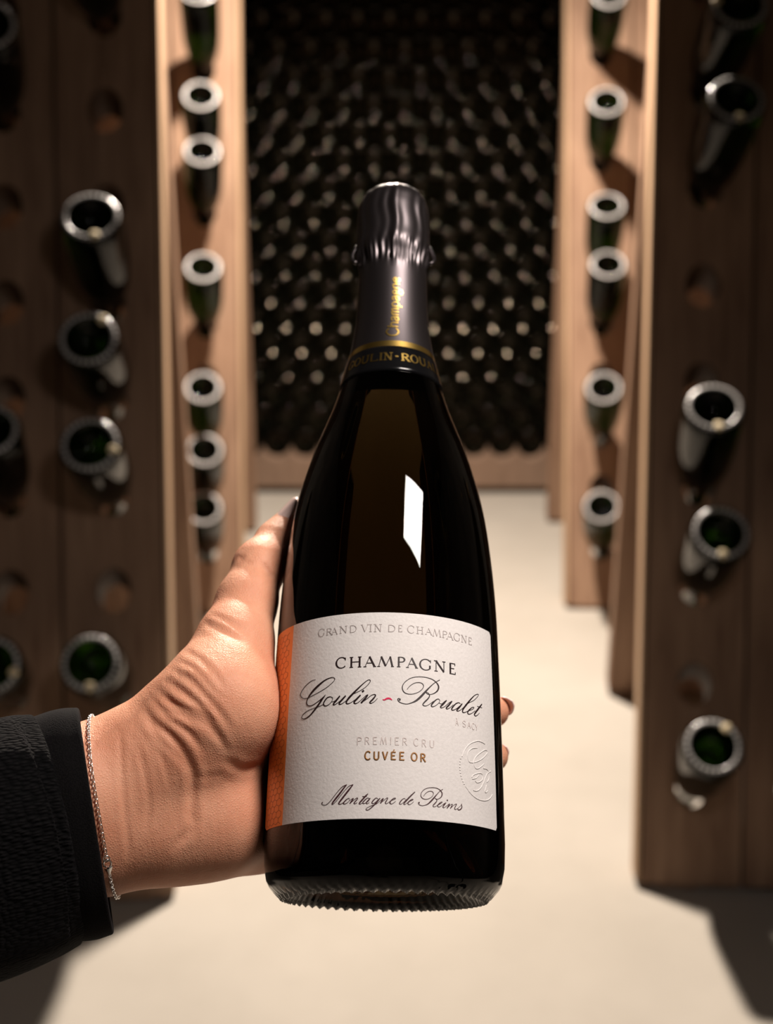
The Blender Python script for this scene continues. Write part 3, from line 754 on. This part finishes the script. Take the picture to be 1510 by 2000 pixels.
# capital skeletons in a unit box: (points, weight T thick / t thin), serif feet as extra strokes
def arc(cx, cy, rx, ry, a0, a1, n=9):
    return [(cx + rx * math.cos(R(a0 + (a1 - a0) * i / (n - 1))), cy + ry * math.sin(R(a0 + (a1 - a0) * i / (n - 1)))) for i in range(n)]


GLYPH = {
    'C': [(arc(.55, .5, .5, .5, 42, 318, 13), 'c')],
    'G': [(arc(.52, .5, .48, .5, 42, 318, 13), 'c'), ([(.88, .14), (.88, .44)], 'T')],
    'H': [([(.16, 0), (.16, 1)], 'T'), ([(.84, 0), (.84, 1)], 'T'), ([(.16, .52), (.84, .52)], 't')],
    'A': [([(.12, 0), (.48, 1)], 't'), ([(.46, 1), (.88, 0)], 'T'), ([(.25, .36), (.73, .36)], 't')],
    'M': [([(.07, 0), (.24, 1)], 't'), ([(.22, 1), (.5, .05)], 'T'), ([(.5, .05), (.78, 1)], 't'), ([(.77, 1), (.92, 0)], 'T')],
    'P': [([(.2, 0), (.2, 1)], 'T'), ([(.2, .97)] + arc(.5, .73, .45, .24, 90, -90) + [(.3, .49)], 'c')],
    'R': [([(.18, 0), (.18, 1)], 'T'), ([(.18, .97)] + arc(.46, .74, .38, .23, 90, -90) + [(.25, .51)], 'c'), ([(.46, .52), (.96, 0)], 'T')],
    'N': [([(.14, 0), (.14, 1)], 't'), ([(.12, 1), (.86, 0)], 'T'), ([(.86, 0), (.86, 1)], 't')],
    'D': [([(.15, 0), (.15, 1)], 'T'), ([(.15, .97)] + arc(.42, .5, .53, .47, 90, -90, 11) + [(.15, .03)], 'c')],
    'V': [([(.1, 1), (.5, 0)], 'T'), ([(.5, 0), (.9, 1)], 't')],
    'E': [([(.18, 0), (.18, 1)], 'T'), ([(.18, .97), (.92, .97)], 't'), ([(.18, .52), (.8, .52)], 't'), ([(.18, .03), (.97, .03)], 't')],
    'I': [([(.5, 0), (.5, 1)], 'T')],
    'L': [([(.18, 0), (.18, 1)], 'T'), ([(.18, .03), (.95, .03)], 't')],
    'T': [([(.5, 0), (.5, 1)], 'T'), ([(.04, .97), (.96, .97)], 't')],
    'U': [([(.14, 1), (.14, .4)] + arc(.5, .32, .36, .32, 180, 360) + [(.86, .4), (.86, 1)], 'c')],
    'O': [(arc(.5, .5, .46, .5, 0, 360, 17), 'c')],
    'S': [([(.9, .85), (.7, .97), (.4, 1), (.12, .85), (.12, .68), (.4, .55), (.7, .44), (.9, .28), (.85, .1), (.55, 0), (.25, .03), (.08, .16)], 'c')],
    'Y': [([(.06, 1), (.5, .48)], 'T'), ([(.94, 1), (.5, .48)], 't'), ([(.5, .5), (.5, 0)], 'T')],
}
SERIF = {'H': [(.16, 0), (.84, 0), (.16, 1), (.84, 1)], 'A': [(.12, 0), (.88, 0)], 'M': [(.07, 0), (.92, 0)], 'P': [(.2, 0)], 'R': [(.18, 0), (.96, 0)],
         'N': [(.14, 0), (.86, 1), (.10, 1)], 'V': [(.1, 1), (.9, 1)], 'I': [(.5, 0), (.5, 1)], 'Y': [(.06, 1), (.94, 1), (.5, 0)], 'U': [(.14, 1), (.86, 1)], 'L': [(.18, 1)]}


def lettering(name, boxes, material, parent, thick, thin, serif, to3=cyl, off=.0003, raise_=0.0):
    v, f = [], []
    for ch, u0, u1, b, t in boxes:
        w, h = u1 - u0, t - b
        for pts, wt in GLYPH[ch]:
            q = [(u0 + x * w, b + y * h) for x, y in pts]
            if wt == 'c':
                ws = []
                for x, y in pts:
                    k = abs(y - .5) * 2 if ch in 'CGOD' else (abs(y - .73) * 4 if ch in 'PR' else .3)
                    ws.append(thick * h + (thin - thick) * h * min(1, k ** 1.6))
                ribbon(v, f, [(a, c, ww) for (a, c), ww in zip(q, ws)], 4, to3, raise_, off)
            else:
                ww = (thick if wt == 'T' else thin) * h
                ribbon(v, f, [(*q[0], ww), (*q[-1], ww)], 3, to3, raise_, off)
        if serif:
            for x, y in SERIF.get(ch, []):
                cx, cy = u0 + x * w, b + y * h + (.02 if y < .5 else -.02) * h
                hw = .17 * h if ch not in 'AMV' else .14 * h
                ribbon(v, f, [(cx - hw, cy, thin * h), (cx + hw, cy, thin * h)], 3, to3, raise_, off)
            if ch in 'CG':
                ribbon(v, f, [(u0 + .93 * w, b + .95 * h, thin * h), (u0 + .93 * w, b + .70 * h, thin * h * 1.2)], 3, to3, raise_, off)
            if ch in 'EL':
                ribbon(v, f, [(u0 + .97 * w, b + .22 * h, thin * h), (u0 + .99 * w, b, thin * h)], 3, to3, raise_, off)
                if ch == 'E':
                    ribbon(v, f, [(u0 + .93 * w, b + .78 * h, thin * h), (u0 + .92 * w, b + h, thin * h)], 3, to3, raise_, off)
    return link(name, mesh(name, v, f), material, parent)


lettering('grand_vin_lettering', CAPS1, M['grey_ink'], label, .105, .055, True)['label'] = 'GRAND VIN DE CHAMPAGNE in pale grey capitals'
lettering('champagne_lettering', CAPS2, M['ink'], label, .165, .07, True)['label'] = 'CHAMPAGNE in black serif capitals'
strokes('script_lettering', MAIN, M['ink'], label, wmul=.92)['label'] = 'black copperplate script of the maker name'
strokes('script_dash', DASH, M['pink_ink'], label)['label'] = 'small magenta dash'
strokes('region_lettering', REGION, M['plum_ink'], label, wmul=.9)['label'] = 'Montagne de Reims in plum script'
lettering('premier_cru_lettering', SANS1, M['pale_ink'], label, .10, .10, False)['label'] = 'PREMIER CRU in pale capitals'
lettering('cuvee_or_lettering', SANS2, M['bronze'], label, .20, .18, False, raise_=.00012)['label'] = 'CUVEE OR in raised bronze capitals'
lettering('village_lettering', SANS3, M['pale_ink'], label, .10, .10, False)['label'] = 'A SACY in pale capitals'
e_ = SANS2[3]
acc = [[((e_[1] + e_[2]) / 2 - .1, e_[4] + .25, .25), ((e_[1] + e_[2]) / 2 + .35, e_[4] + .85, .45)]]
strokes('accent', acc, M['bronze'], label)
a_ = SANS3[0]
strokes('accent', [[((a_[1] + a_[2]) / 2 - .35, a_[4] + .65, .25), ((a_[1] + a_[2]) / 2 + .05, a_[4] + .2, .2)]], M['pale_ink'], label)

# embossed crest
v, f = [], []
for st in CREST:
    ribbon(v, f, [st[i:i + 3] for i in range(0, len(st), 3)], 6, cyl, .00022, .00014)
for u, s in CRESTDOTS:
    ribbon(v, f, [(u - .28, s, .42), (u + .28, s, .42)], 3, cyl, .0002, .00014)
link('embossed_crest', mesh('embossed_crest', v, f), M['paper'], label, True)

# honeycomb print on the orange strip
v, f = [], []
hx = 1.45
R0 = float(smooth_r(.06)) * 1000
uu0, uu1 = R(-78.3) * R0, R(-54.9) * R0
for i in range(-1, 14):
    for j in range(-1, 52):
        cu = uu0 + (i + (.5 if j % 2 else 0)) * hx * 1.732 * 1.5
        cs = LS0 * 1000 + j * hx * 1.5
        pts = [(cu + 1.5 * hx * math.sin(R(60 * k)), cs + hx * math.cos(R(60 * k))) for k in range(4)]
        for a, b_ in zip(pts[:-1], pts[1:]):
            if all(uu0 < q[0] < uu1 and LS0 * 1000 + .6 < q[1] < LS1 * 1000 - 1.6 for q in (a, b_)):
                ribbon(v, f, [(*a, .2), (*b_, .2)], 2, cyl, 0, .00026)
tag(link('honeycomb_print', mesh('honeycomb_print', v, f), M['honey_line'], strip), kind='stuff')

# neck capsule: wrinkled foil over cork and wire, gold line, black band
prng = np.random.default_rng(5)
PLE = [(int(k), prng.uniform(0, 6.28), prng.uniform(.3, 1)) for k in (4, 7, 9, 13, 17, 23)]


def pleat(th):
    return sum(a * np.cos(k * th + p) for k, p, a in PLE) / 3.0


cap_s = np.concatenate([np.linspace(.2245, .268, 16), np.linspace(.2695, .312, 34)])


def cap_r(s):
    if s < .268: return float(smooth_r(s)) + .00035
    # ring under the cork, then mushroom head
    k = np.interp(s, [.268, .2715, .2745, .278, .282, .286, .292, .300, .305, .309, .3115, .312], [.0152, .0151, .0154, .0163, .0167, .0164, .0163, .0161, .0156, .0142, .0118, .0100])
    return float(k)


def cap_mod(i, r, z, th):
    if z < .268: return 0, 0
    w = np.interp(z, [.268, .272, .276, .284, .300, .309, .312], [.15, 1.0, 1.1, .55, .75, .5, .2])
    d = .0008 * w * pleat(th + .05 * math.sin(z * 300))
    # four wires under the foil
    d = d + .0009 * np.interp(z, [.276, .281, .306, .311], [0, 1, .8, 0]) * np.maximum(0, np.cos(2 * (th + R(86)))) ** 24
    crimp = .00028 * w * np.cos(46 * th + 3 * np.sin(5 * th)) * np.interp(z, [.268, .2705, .277, .281], [0, 1, 1, 0])
    return d + crimp, 0


caps = link('capsule_foil', lathe('capsule_foil', [(cap_r(s), float(s)) for s in cap_s] + [(.006, .3126), (.0005, .3127)], 288, cap_mod, True, False), M['capsule'], hero, True)
caps['label'] = 'charcoal neck foil crumpled over the cork'
# twisted wire loops standing out at the collar
for sgn, nm in ((1, 'a'), (-1, 'b')):
    pts = []
    for k in range(9):
        q = k / 8 * math.pi
        pts.append((sgn * (.0162 + .0022 * math.sin(q)), -.004 + .0012 * math.cos(q), .2835 - .0105 * k / 8 - .002 * math.sin(q)))
    link('wire_loop', tube('wire_loop', pts, .0009, 8), M['capsule'], hero, True)
gl = [(float(smooth_r(s)) + .0005, float(s)) for s in np.linspace(.2238, .2268, 5)]
link('gold_line', lathe('gold_line', gl, 128, None, False, False), M['gold'], hero, True)
bd = [(float(smooth_r(.2110)) + .0001, .2108)] + [(float(smooth_r(s)) + .0007, float(s)) for s in np.linspace(.2113, .2238, 12)] + [(float(smooth_r(.2240)) + .0002, .2241)]
bandp = link('neck_band', lathe('neck_band', bd, 128, None, False, False), M['band'], hero, True)


def neck3(u, s, off):
    """u in degrees round the neck, s in mm"""
    r = float(smooth_r(s / 1000)) + off
    return (r * math.sin(R(u)), -r * math.cos(R(u)), s / 1000)


bx = []
deg = 5.8
x = deg + 5.2
for ch in 'ROUALET':
    w = 6.0 if ch == 'I' else 9.4
    bx.append((ch, x, x + w, 216.0, 220.0))
    x += w + 1.9
x = deg - 5.2
for ch in 'NILUOG':
    w = 3.6 if ch == 'I' else 9.4
    bx.append((ch, x - w, x, 216.0, 220.0))
    x -= w + 1.9


def neck_text(v3u, v3s, off):
    return neck3(v3u, v3s, off)


def band3(u, s, off):
    return neck3(u, s, off)


# strokes are drawn in mm, so letters are laid out in arc millimetres and turned into degrees
MMDEG = float(smooth_r(.218)) * 1000 * math.pi / 180


def band_mm(u, s, off):
    return neck3(u / MMDEG, s, off)


bx = [(c, a * MMDEG, b_ * MMDEG, s0, s1) for c, a, b_, s0, s1 in bx]
lettering('band_lettering', bx, M['gold'], bandp, .20, .09, True, to3=band_mm, off=.0009)['label'] = 'gold capitals of the maker name'
strokes('band_dash', [[((deg - 1.8) * MMDEG, 218.1, .6), ((deg + 1.8) * MMDEG, 218.1, .6)]], M['gold'], bandp, to3=band_mm, off=.0009)

# 'Champagne' running up the neck; glyphs in x-height units, x runs up the neck
LOW = {
    'C': ([[(.95, 1.25), (.75, 1.5), (.45, 1.55), (.12, 1.2), (.03, .75), (.15, .25), (.5, -.02), (.85, .1), (1.0, .35)]], 1.12),
    'h': ([[(.15, 0), (.15, 1.5)], [(.15, .7), (.35, .98), (.6, .95), (.68, .7), (.68, 0)]], .86),
    'a': ([[(.1, .8), (.3, 1.0), (.55, .9), (.6, .6), (.6, 0)], [(.6, .55), (.3, .5), (.1, .25), (.25, 0), (.6, .2)]], .80),
    'm': ([[(.12, 0), (.12, 1)], [(.12, .7), (.3, .98), (.48, .9), (.52, 0)], [(.52, .7), (.7, .98), (.88, .9), (.92, 0)]], 1.10),
    'p': ([[(.15, -.5), (.15, 1)], [(.15, .8), (.4, 1.0), (.68, .75), (.68, .25), (.4, 0), (.15, .2)]], .86),
    'g': ([[(.62, .6), (.45, .95), (.2, .9), (.12, .65), (.3, .42), (.55, .5), (.62, .8)], [(.25, .42), (.15, .2), (.4, .1), (.68, -.05), (.6, -.42), (.3, -.5), (.08, -.3), (.25, -.02)]], .80),
    'n': ([[(.12, 0), (.12, 1)], [(.12, .7), (.35, .98), (.6, .9), (.66, 0)]], .82),
    'e': ([[(.12, .5), (.6, .62), (.58, .88), (.35, 1.0), (.12, .75), (.1, .3), (.35, 0), (.62, .2)]], .74),
}
XH = 3.1
v, f = [], []
pos = 229.3
total = sum(LOW[c][1] for c in 'Champagne')
ks = (259.9 - 229.3) / (total)
for ch in 'Champagne':
    for st in LOW[ch][0]:
        pts = []
        for x, y in st:
            s = pos + x * ks
            u0 = np.interp(s, [229, 260], [8.2, 11.4]) * MMDEG * .86   # baseline in mm round the neck
            pts.append((u0 - y * XH, s, .70))
        ribbon(v, f, pts, 5, lambda u, s, off: neck3(u / (MMDEG * .86), s, off), 0, .00062)
    pos += LOW[ch][1] * ks
link('neck_lettering', mesh('neck_lettering', v, f), M['gold'], caps)['label'] = 'gold word Champagne running up the neck'

# ------------------------------------------------------------------ the hand: one continuous skin, grip frame in mm (x right, y up, z away)
GM = Matrix(((0.999985, -0.001736, -0.005188), (0.005471, 0.3173, 0.948309), (0.0, 0.948324, -0.317305)))
GO = Vector((0, 0, 1.25))


def gw(p):
    return GO + GM @ Vector((p[0] / 1000, p[1] / 1000, p[2] / 1000))


WR = (-106.7, -110.6, 500.0)
PM = GM.to_4x4()
PM.translation = gw(WR)
person = empty('person', PM)
tag(person, 'person reaching in from the left in a black knit sleeve, left hand gripping the bottle', 'person')

VX = 0.8
lo = np.array([-165., -200., 440.])
hi = np.array([66., 24., 612.])
dims = np.ceil((hi - lo) / VX).astype(int)
gx = lo[0] + VX * np.arange(dims[0])
gy = lo[1] + VX * np.arange(dims[1])
gz = lo[2] + VX * np.arange(dims[2])
F = np.full(dims, 60.0, np.float32)
for ax_, ay, az_, ra, bx_, by, bz, rb, k in FLESH:
    m_ = max(ra, rb) + k + 6
    i0 = np.maximum(((np.minimum([ax_, ay, az_], [bx_, by, bz]) - m_ - lo) / VX).astype(int), 0)
    i1 = np.minimum(((np.maximum([ax_, ay, az_], [bx_, by, bz]) + m_ - lo) / VX).astype(int) + 1, dims)
    if np.any(i1 <= i0): continue
    sl = tuple(slice(a, b_) for a, b_ in zip(i0, i1))
    X = gx[sl[0]][:, None, None]; Y = gy[sl[1]][None, :, None]; Z = gz[sl[2]][None, None, :]
    dx, dy, dz = bx_ - ax_, by - ay, bz - az_
    L2 = dx * dx + dy * dy + dz * dz
    t = np.clip(((X - ax_) * dx + (Y - ay) * dy + (Z - az_) * dz) / L2, 0, 1)
    d = np.sqrt((X - ax_ - t * dx) ** 2 + (Y - ay - t * dy) ** 2 + (Z - az_ - t * dz) ** 2) - (ra + (rb - ra) * t)
    old = F[sl]
    h = np.clip(.5 + .5 * (old - d) / k, 0, 1)
    F[sl] = (old * (1 - h) + d * h - k * h * (1 - h)).astype(np.float32)
# skin creases pressed into the palm side
for pts, dep, wid in CREASES:
    pts = np.array(pts)
    c = catmull(np.column_stack([pts, 0 * pts[:, :1]]), 6)[:, :2] if len(pts) > 2 else pts
    mn, mx_ = c.min(0) - 5, c.max(0) + 5
    ia = np.clip(((mn - lo[:2]) / VX).astype(int), 0, dims[:2]); ib = np.clip(((mx_ - lo[:2]) / VX).astype(int), 0, dims[:2])
    if np.any(ib <= ia): continue
    X = gx[ia[0]:ib[0]][:, None]; Y = gy[ia[1]:ib[1]][None, :]
    best = np.full((ib[0] - ia[0], ib[1] - ia[1]), 1e9)
    fade = np.zeros_like(best)
    nseg = len(c) - 1
    for i in range(nseg):
        a, b_ = c[i], c[i + 1]
        e = b_ - a
        t = np.clip(((X - a[0]) * e[0] + (Y - a[1]) * e[1]) / (e @ e + 1e-9), 0, 1)
        d2 = (X - a[0] - t * e[0]) ** 2 + (Y - a[1] - t * e[1]) ** 2
        q = (i + t) / nseg
        upd = d2 < best
        fade = np.where(upd, np.minimum(1, 4 * np.minimum(q, 1 - q) + .15), fade)
        best = np.minimum(best, d2)
    g_ = dep * fade * np.exp(-best / wid ** 2)
    g_ = g_ - .35 * dep * fade * np.exp(-(np.sqrt(best) - 2.2 * wid) ** 2 / wid ** 2)
    front = (gz < 560)[None, None, :]
    F[ia[0]:ib[0], ia[1]:ib[1], :] += (g_[:, :, None] * front).astype(np.float32)
# flesh gives way to the bottle
A3 = np.array([0.01419857, 0.92968276, 0.36808744]); B3 = np.array([-1.0, -145.0, 498.0])
X = gx[:, None, None] - B3[0]; Y = gy[None, :, None] - B3[1]; Z = gz[None, None, :] - B3[2]
s_ = X * A3[0] + Y * A3[1] + Z * A3[2]
rad = np.sqrt(np.maximum(X * X + Y * Y + Z * Z - s_ * s_, 0))
rb_ = smooth_r(np.clip(s_ / 1000, 0, .318)) * 1000
F = np.maximum(F, np.where((s_ > -2) & (s_ < 312), rb_ + .35 - rad, -50).astype(np.float32))


def surface_nets(F, lo, h):
    s = F < 0
    nx, ny, nz = F.shape
    cs = [s[i:nx - 1 + i, j:ny - 1 + j, k:nz - 1 + k] for i in (0, 1) for j in (0, 1) for k in (0, 1)]
    tot = sum(c.astype(np.int8) for c in cs)
    act = (tot > 0) & (tot < 8)
    idx = -np.ones(act.shape, np.int64)
    ii = np.argwhere(act)
    idx[act] = np.arange(len(ii))
    acc = np.zeros((len(ii), 3)); cnt = np.zeros(len(ii))
    cor = [(i, j, k) for i in (0, 1) for j in (0, 1) for k in (0, 1)]
    val = {c: F[ii[:, 0] + c[0], ii[:, 1] + c[1], ii[:, 2] + c[2]] for c in cor}
    for c in cor:
        for a in range(3):
            if c[a] == 0:
                e = list(c); e[a] = 1; e = tuple(e)
                cr = (val[c] < 0) != (val[e] < 0)
                t = val[c] / (val[c] - val[e] + 1e-12)
                p = np.tile(np.array(c, float), (len(ii), 1)); p[:, a] += t
                acc[cr] += p[cr]; cnt[cr] += 1
    V = lo + h * (ii + acc / cnt[:, None])
    faces = []
    for a in range(3):
        b, c = (a + 1) % 3, (a + 2) % 3
        sa = np.moveaxis(s, (a, b, c), (0, 1, 2)); ix = np.moveaxis(idx, (a, b, c), (0, 1, 2))
        ed = sa[:-1] != sa[1:]
        q = np.argwhere(ed[:, 1:-1, 1:-1])
        i, j, k = q[:, 0], q[:, 1] + 1, q[:, 2] + 1
        quad = np.stack([ix[i, j - 1, k - 1], ix[i, j, k - 1], ix[i, j, k], ix[i, j - 1, k]], 1)
        flip = ~sa[i, j, k]
        quad[flip] = quad[flip][:, ::-1]
        faces.append(quad)
    return V, np.concatenate(faces)


V, Q = surface_nets(F, lo, VX)
Q = Q[(Q >= 0).all(1)]
# light fairing
E_ = np.concatenate([Q[:, [0, 1]], Q[:, [1, 2]], Q[:, [2, 3]], Q[:, [3, 0]]])
E_ = np.concatenate([E_, E_[:, ::-1]])
deg_ = np.bincount(E_[:, 0], minlength=len(V)).astype(float)
for it, lam in enumerate((.5, -.52) * 4):
    sm = np.stack([np.bincount(E_[:, 0], V[E_[:, 1], a], len(V)) for a in range(3)], 1) / np.maximum(deg_, 1)[:, None]
    V = V + lam * (sm - V)
me = mesh('hand', (V - np.array(WR)) / 1000, Q)
hand = link('hand', me, M['skin'], person, True)
hand['label'] = 'bare left hand and wrist, thumb up along the bottle'


def G2L(p):
    return Vector(((p[0] - WR[0]) / 1000, (p[1] - WR[1]) / 1000, (p[2] - WR[2]) / 1000))


def nail(pos, along, nrm, length, width, rc, name='fingernail'):
    a = Vector(along).normalized()
    nn = Vector(nrm)
    nn = (nn - a * nn.dot(a)).normalized()
    w = a.cross(nn)
    v, f = [], []
    nu, nv = 12, 14
    for lay, dr in ((0, 0), (1, -.55)):
        for i in range(nv + 1):
            t = i / nv
            wid = width * (1 - .9 * abs(2 * t - 1) ** (5 if t < .5 else 3.2)) if True else width
            wid = max(wid, width * .25)
            for j in range(nu + 1):
                q = (j / nu - .5) * wid / rc
                r = rc + dr - .5 * (2 * t - 1) ** 2
                p = Vector(pos) + a * (t * length) + w * (r * math.sin(q)) + nn * (r * math.cos(q) - rc)
                v.append(G2L(p))
    n1 = (nu + 1) * (nv + 1)
    for i in range(nv):
        for j in range(nu):
            k = i * (nu + 1) + j
            f.append((k, k + 1, k + nu + 2, k + nu + 1))
            f.append((n1 + k, n1 + k + nu + 1, n1 + k + nu + 2, n1 + k + 1))
    for i in range(nv):
        k = i * (nu + 1)
        f.append((k, k + nu + 1, n1 + k + nu + 1, n1 + k))
        k += nu
        f.append((k + nu + 1, k, n1 + k, n1 + k + nu + 1))
    for j in range(nu):
        f.append((j + 1, j, n1 + j, n1 + j + 1))
        k = nv * (nu + 1) + j
        f.append((k, k + 1, n1 + k + 1, n1 + k))
    return link(name, mesh(name, v, f), M['nail'], hand, True)


nail((-51.4, -7.4, 566.4), (11.9, 14.4, 9.0), (-.60, .60, -.53), 20.5, 11.5, 7.0)
nail((47.0, -82.3, 561.1), (.56, .30, -.77), (.79, .36, .50), 11.0, 9.5, 6.2)
nail((44.6, -100.6, 557.0), (.57, .30, -.76), (.78, .36, .51), 10.5, 9.2, 6.0)

# ------------------------------------------------------------------ sleeve and cuff
def sweep(name, path, ab, wave, nseg=96, sub=10, thick=1.6, roll=2.4):
    """path in grip-frame mm, ab = (vertical, depth) half sizes; closed shell with a rolled rim at its first ring"""
    c = catmull(path, sub)
    hs = catmull(np.column_stack([ab, np.zeros(len(ab))]), sub)[:, :2]
    rows = []
    acc = 0.0
    for i in range(len(c)):
        t = c[min(i + 1, len(c) - 1)] - c[max(i - 1, 0)]
        t = t / np.linalg.norm(t)
        upv = np.array([0, 1., 0]); upv = upv - t * (upv @ t); upv /= np.linalg.norm(upv)
        side = np.cross(t, upv)
        if i: acc += np.linalg.norm(c[i] - c[i - 1])
        th = np.arange(nseg + 1) * 2 * np.pi / nseg
        k = 1 + wave(acc, th)
        ring = c[i] + (np.cos(th) * hs[i, 0] * k)[:, None] * upv + (np.sin(th) * hs[i, 1] * k)[:, None] * side
        rows.append((ring, acc, th, c[i], t))
    v, f, uv = [], [], []
    first = rows[0]
    lip = []
    for q in range(7):
        a = math.pi * q / 6
        inw = roll * (1 - math.cos(a))
        out = roll * math.sin(a)
        d = first[0] - first[3]
        ln = np.linalg.norm(d, axis=1)[:, None]
        lip.append((first[0] - d / ln * inw - first[4] * out, -out, first[2]))
    inner = []
    for i in range(4):
        rg = rows[min(4 + 6 * i, len(rows) - 1)]
        d = rg[0] - rg[3]; ln = np.linalg.norm(d, axis=1)[:, None]
        inner.append((rg[0] - d / ln * 2 * roll, -6 - rg[1], rg[2]))
    seq = inner[::-1] + lip[::-1] + [(r_[0], r_[1], r_[2]) for r_ in rows[1:]]
    for ring, a, th in seq:
        for p, q in zip(ring, th):
            v.append(G2L(p)); uv.append((q / (2 * math.pi) * .26 * 4, a / 1000 * 4))
    n1 = nseg + 1
    for i in range(len(seq) - 1):
        for j in range(nseg):
            f.append((i * n1 + j, i * n1 + j + 1, (i + 1) * n1 + j + 1, (i + 1) * n1 + j))
    cen = len(v)
    v.append(G2L(rows[-1][3])); uv.append((0, 0))
    for j in range(nseg):
        k = (len(seq) - 1) * n1
        f.append((k + j, k + j + 1, cen))
    me = mesh(name, v, f)
    lay = me.uv_layers.new(name='UVMap')
    for lp in me.loops:
        lay.data[lp.index].uv = uv[lp.vertex_index]
    return me


def w_cuff(a, th):
    return .012 * np.sin(3 * th + .6) + .006 * np.sin(7 * th + a * .1)


def w_knit(a, th):
    return .014 * np.sin(2 * th + 1.0) + .02 * math.sin(a * .07) * np.sin(3 * th + a * .02) + .008 * np.sin(11 * th + .05 * a)


cuff_p = np.array([(-107.2, -112.6, 486.5), (-113.5, -113.6, 485), (-124, -115.4, 482), (-140, -118, 476), (-165, -123, 462)])
cuff_ab = np.array([(41.5, 31), (42, 31.5), (40.5, 31), (38.5, 31), (37, 30)])
link('jersey_cuff', sweep('jersey_cuff', cuff_p, cuff_ab, w_cuff, roll=1.2), M['jersey'], person, True)['label'] = 'smooth black inner cuff'
slv_p = np.array([(-121.5, -115.2, 483), (-128, -116.6, 480), (-137, -118.6, 474), (-160, -123, 462), (-205, -131, 432), (-265, -142, 385), (-312, -150, 325), (-325, -128, 235), (-305, -80, 130), (-285, -30, 40)])
slv_ab = np.array([(42.5, 33.5), (43.8, 34.5), (44.5, 35), (46, 37), (48, 40), (51, 44), (55, 50), (58, 55), (62, 60), (64, 62)])
link('knit_sleeve', sweep('knit_sleeve', slv_p, slv_ab, w_knit, roll=1.9), M['knit'], person, True)['label'] = 'black knitted sweater sleeve'

# ------------------------------------------------------------------ bracelet round the wrist
def field(p):
    q = (np.asarray(p) - lo) / VX
    i = np.clip(q.astype(int), 0, dims - 2); t = q - i
    r_ = 0
    for a in (0, 1):
        for b in (0, 1):
            for c in (0, 1):
                r_ += F[i[0] + a, i[1] + b, i[2] + c] * (t[0] if a else 1 - t[0]) * (t[1] if b else 1 - t[1]) * (t[2] if c else 1 - t[2])
    return r_


loop = []
for k in range(240):
    q = 2 * math.pi * k / 240
    dy, dz = math.cos(q), -math.sin(q)
    r_ = 6.0
    while r_ < 48:
        y = -111 + dy * r_
        x = -110.5 + (-81 - y) / 61 * 9.5 + 4.6 * math.sin(q)
        p = (x, y, 500 + dz * r_)
        if field(p) > .75: break
        r_ += .25
    loop.append(Vector(p))
# even spacing
seg = [(loop[(i + 1) % 240] - loop[i]).length for i in range(240)]
tot = sum(seg)
NL = int(tot / 1.55)
pts = []
i, acc = 0, 0.0
for k in range(NL):
    tgt = tot * k / NL
    while acc + seg[i] < tgt:
        acc += seg[i]; i += 1
    pts.append(loop[i].lerp(loop[(i + 1) % 240], (tgt - acc) / seg[i]))
clasp_k = min(range(NL), key=lambda k: (pts[k] - Vector((-104.0, -127.0, pts[k].z))).length + (0 if pts[k].z < 500 else 99))
br = empty('bracelet', Matrix.Translation(gw(WR)) @ GM.to_4x4())
tag(br, 'thin silver chain bracelet with small clasp round the wrist', 'bracelet')


def link_ring(c, t, nrm, ln, wd, wire, nu=14, nv=6):
    b = t.cross(nrm)
    v, f = [], []
    for i in range(nu):
        a = 2 * math.pi * i / nu
        cen = c + t * (ln * math.cos(a)) + b * (wd * math.sin(a))
        rdir = (t * (math.cos(a) / ln) + b * (math.sin(a) / wd)).normalized()
        for j in range(nv):
            e = 2 * math.pi * j / nv
            v.append(G2L(cen + rdir * (wire * math.cos(e)) + nrm * (wire * math.sin(e))))
    for i in range(nu):
        for j in range(nv):
            i2, j2 = (i + 1) % nu, (j + 1) % nv
            f.append((i * nv + j, i2 * nv + j, i2 * nv + j2, i * nv + j2))
    return v, f


v, f = [], []
cw = Vector((-106, -111, 500))
for k in range(NL):
    if clasp_k - 2 <= k <= clasp_k + 2: continue
    t = (pts[(k + 1) % NL] - pts[k - 1]).normalized()
    nrm = (pts[k] - cw); nrm = (nrm - t * nrm.dot(t)).normalized()
    b = t.cross(nrm)
    ang = R(50 if k % 2 else -40)
    n2 = nrm * math.cos(ang) + b * math.sin(ang)
    a, q = link_ring(pts[k], t, n2, 1.12, .62, .20, 12, 5)
    o = len(v)
    v += a; f += [tuple(x + o for x in z) for z in q]
tag(link('chain', mesh('chain', v, f), M['silver'], br, True), kind='stuff')
t = (pts[clasp_k + 1] - pts[clasp_k - 1]).normalized()
nrm = (pts[clasp_k] - cw); nrm = (nrm - t * nrm.dot(t)).normalized()
if t.y > 0: t = -t
b = t.cross(nrm)
c0 = pts[clasp_k] + nrm * .5
a, q = link_ring(c0 - t * 3.6, t, nrm, 1.3, 1.2, .28)
link('jump_ring', mesh('jump_ring', a, q), M['silver'], br, True)
a, q = link_ring(c0 - t * 1.5, t, nrm, 1.7, 1.35, .38)
link('clasp_hook', mesh('clasp_hook', a, q), M['silver'], br, True)
v, f = [], []
for z, w_, h_ in ((-.2, .9, .6), (.3, 1.6, .95), (1.4, 1.25, .8), (3.6, .42, .42)):
    for sx_, sy_ in ((1, 0), (.3, 1), (-.3, 1), (-1, 0), (-.3, -1), (.3, -1)):
        v.append(G2L(c0 + t * z + b * (w_ * sx_) + nrm * (h_ * sy_)))
for i in range(3):
    for j in range(6):
        k = (j + 1) % 6
        f.append((i * 6 + j, i * 6 + k, i * 6 + 6 + k, i * 6 + 6 + j))
f += [tuple(range(6))[::-1], tuple(range(18, 24))]
link('clasp', mesh('clasp', v, f), M['silver'], br)
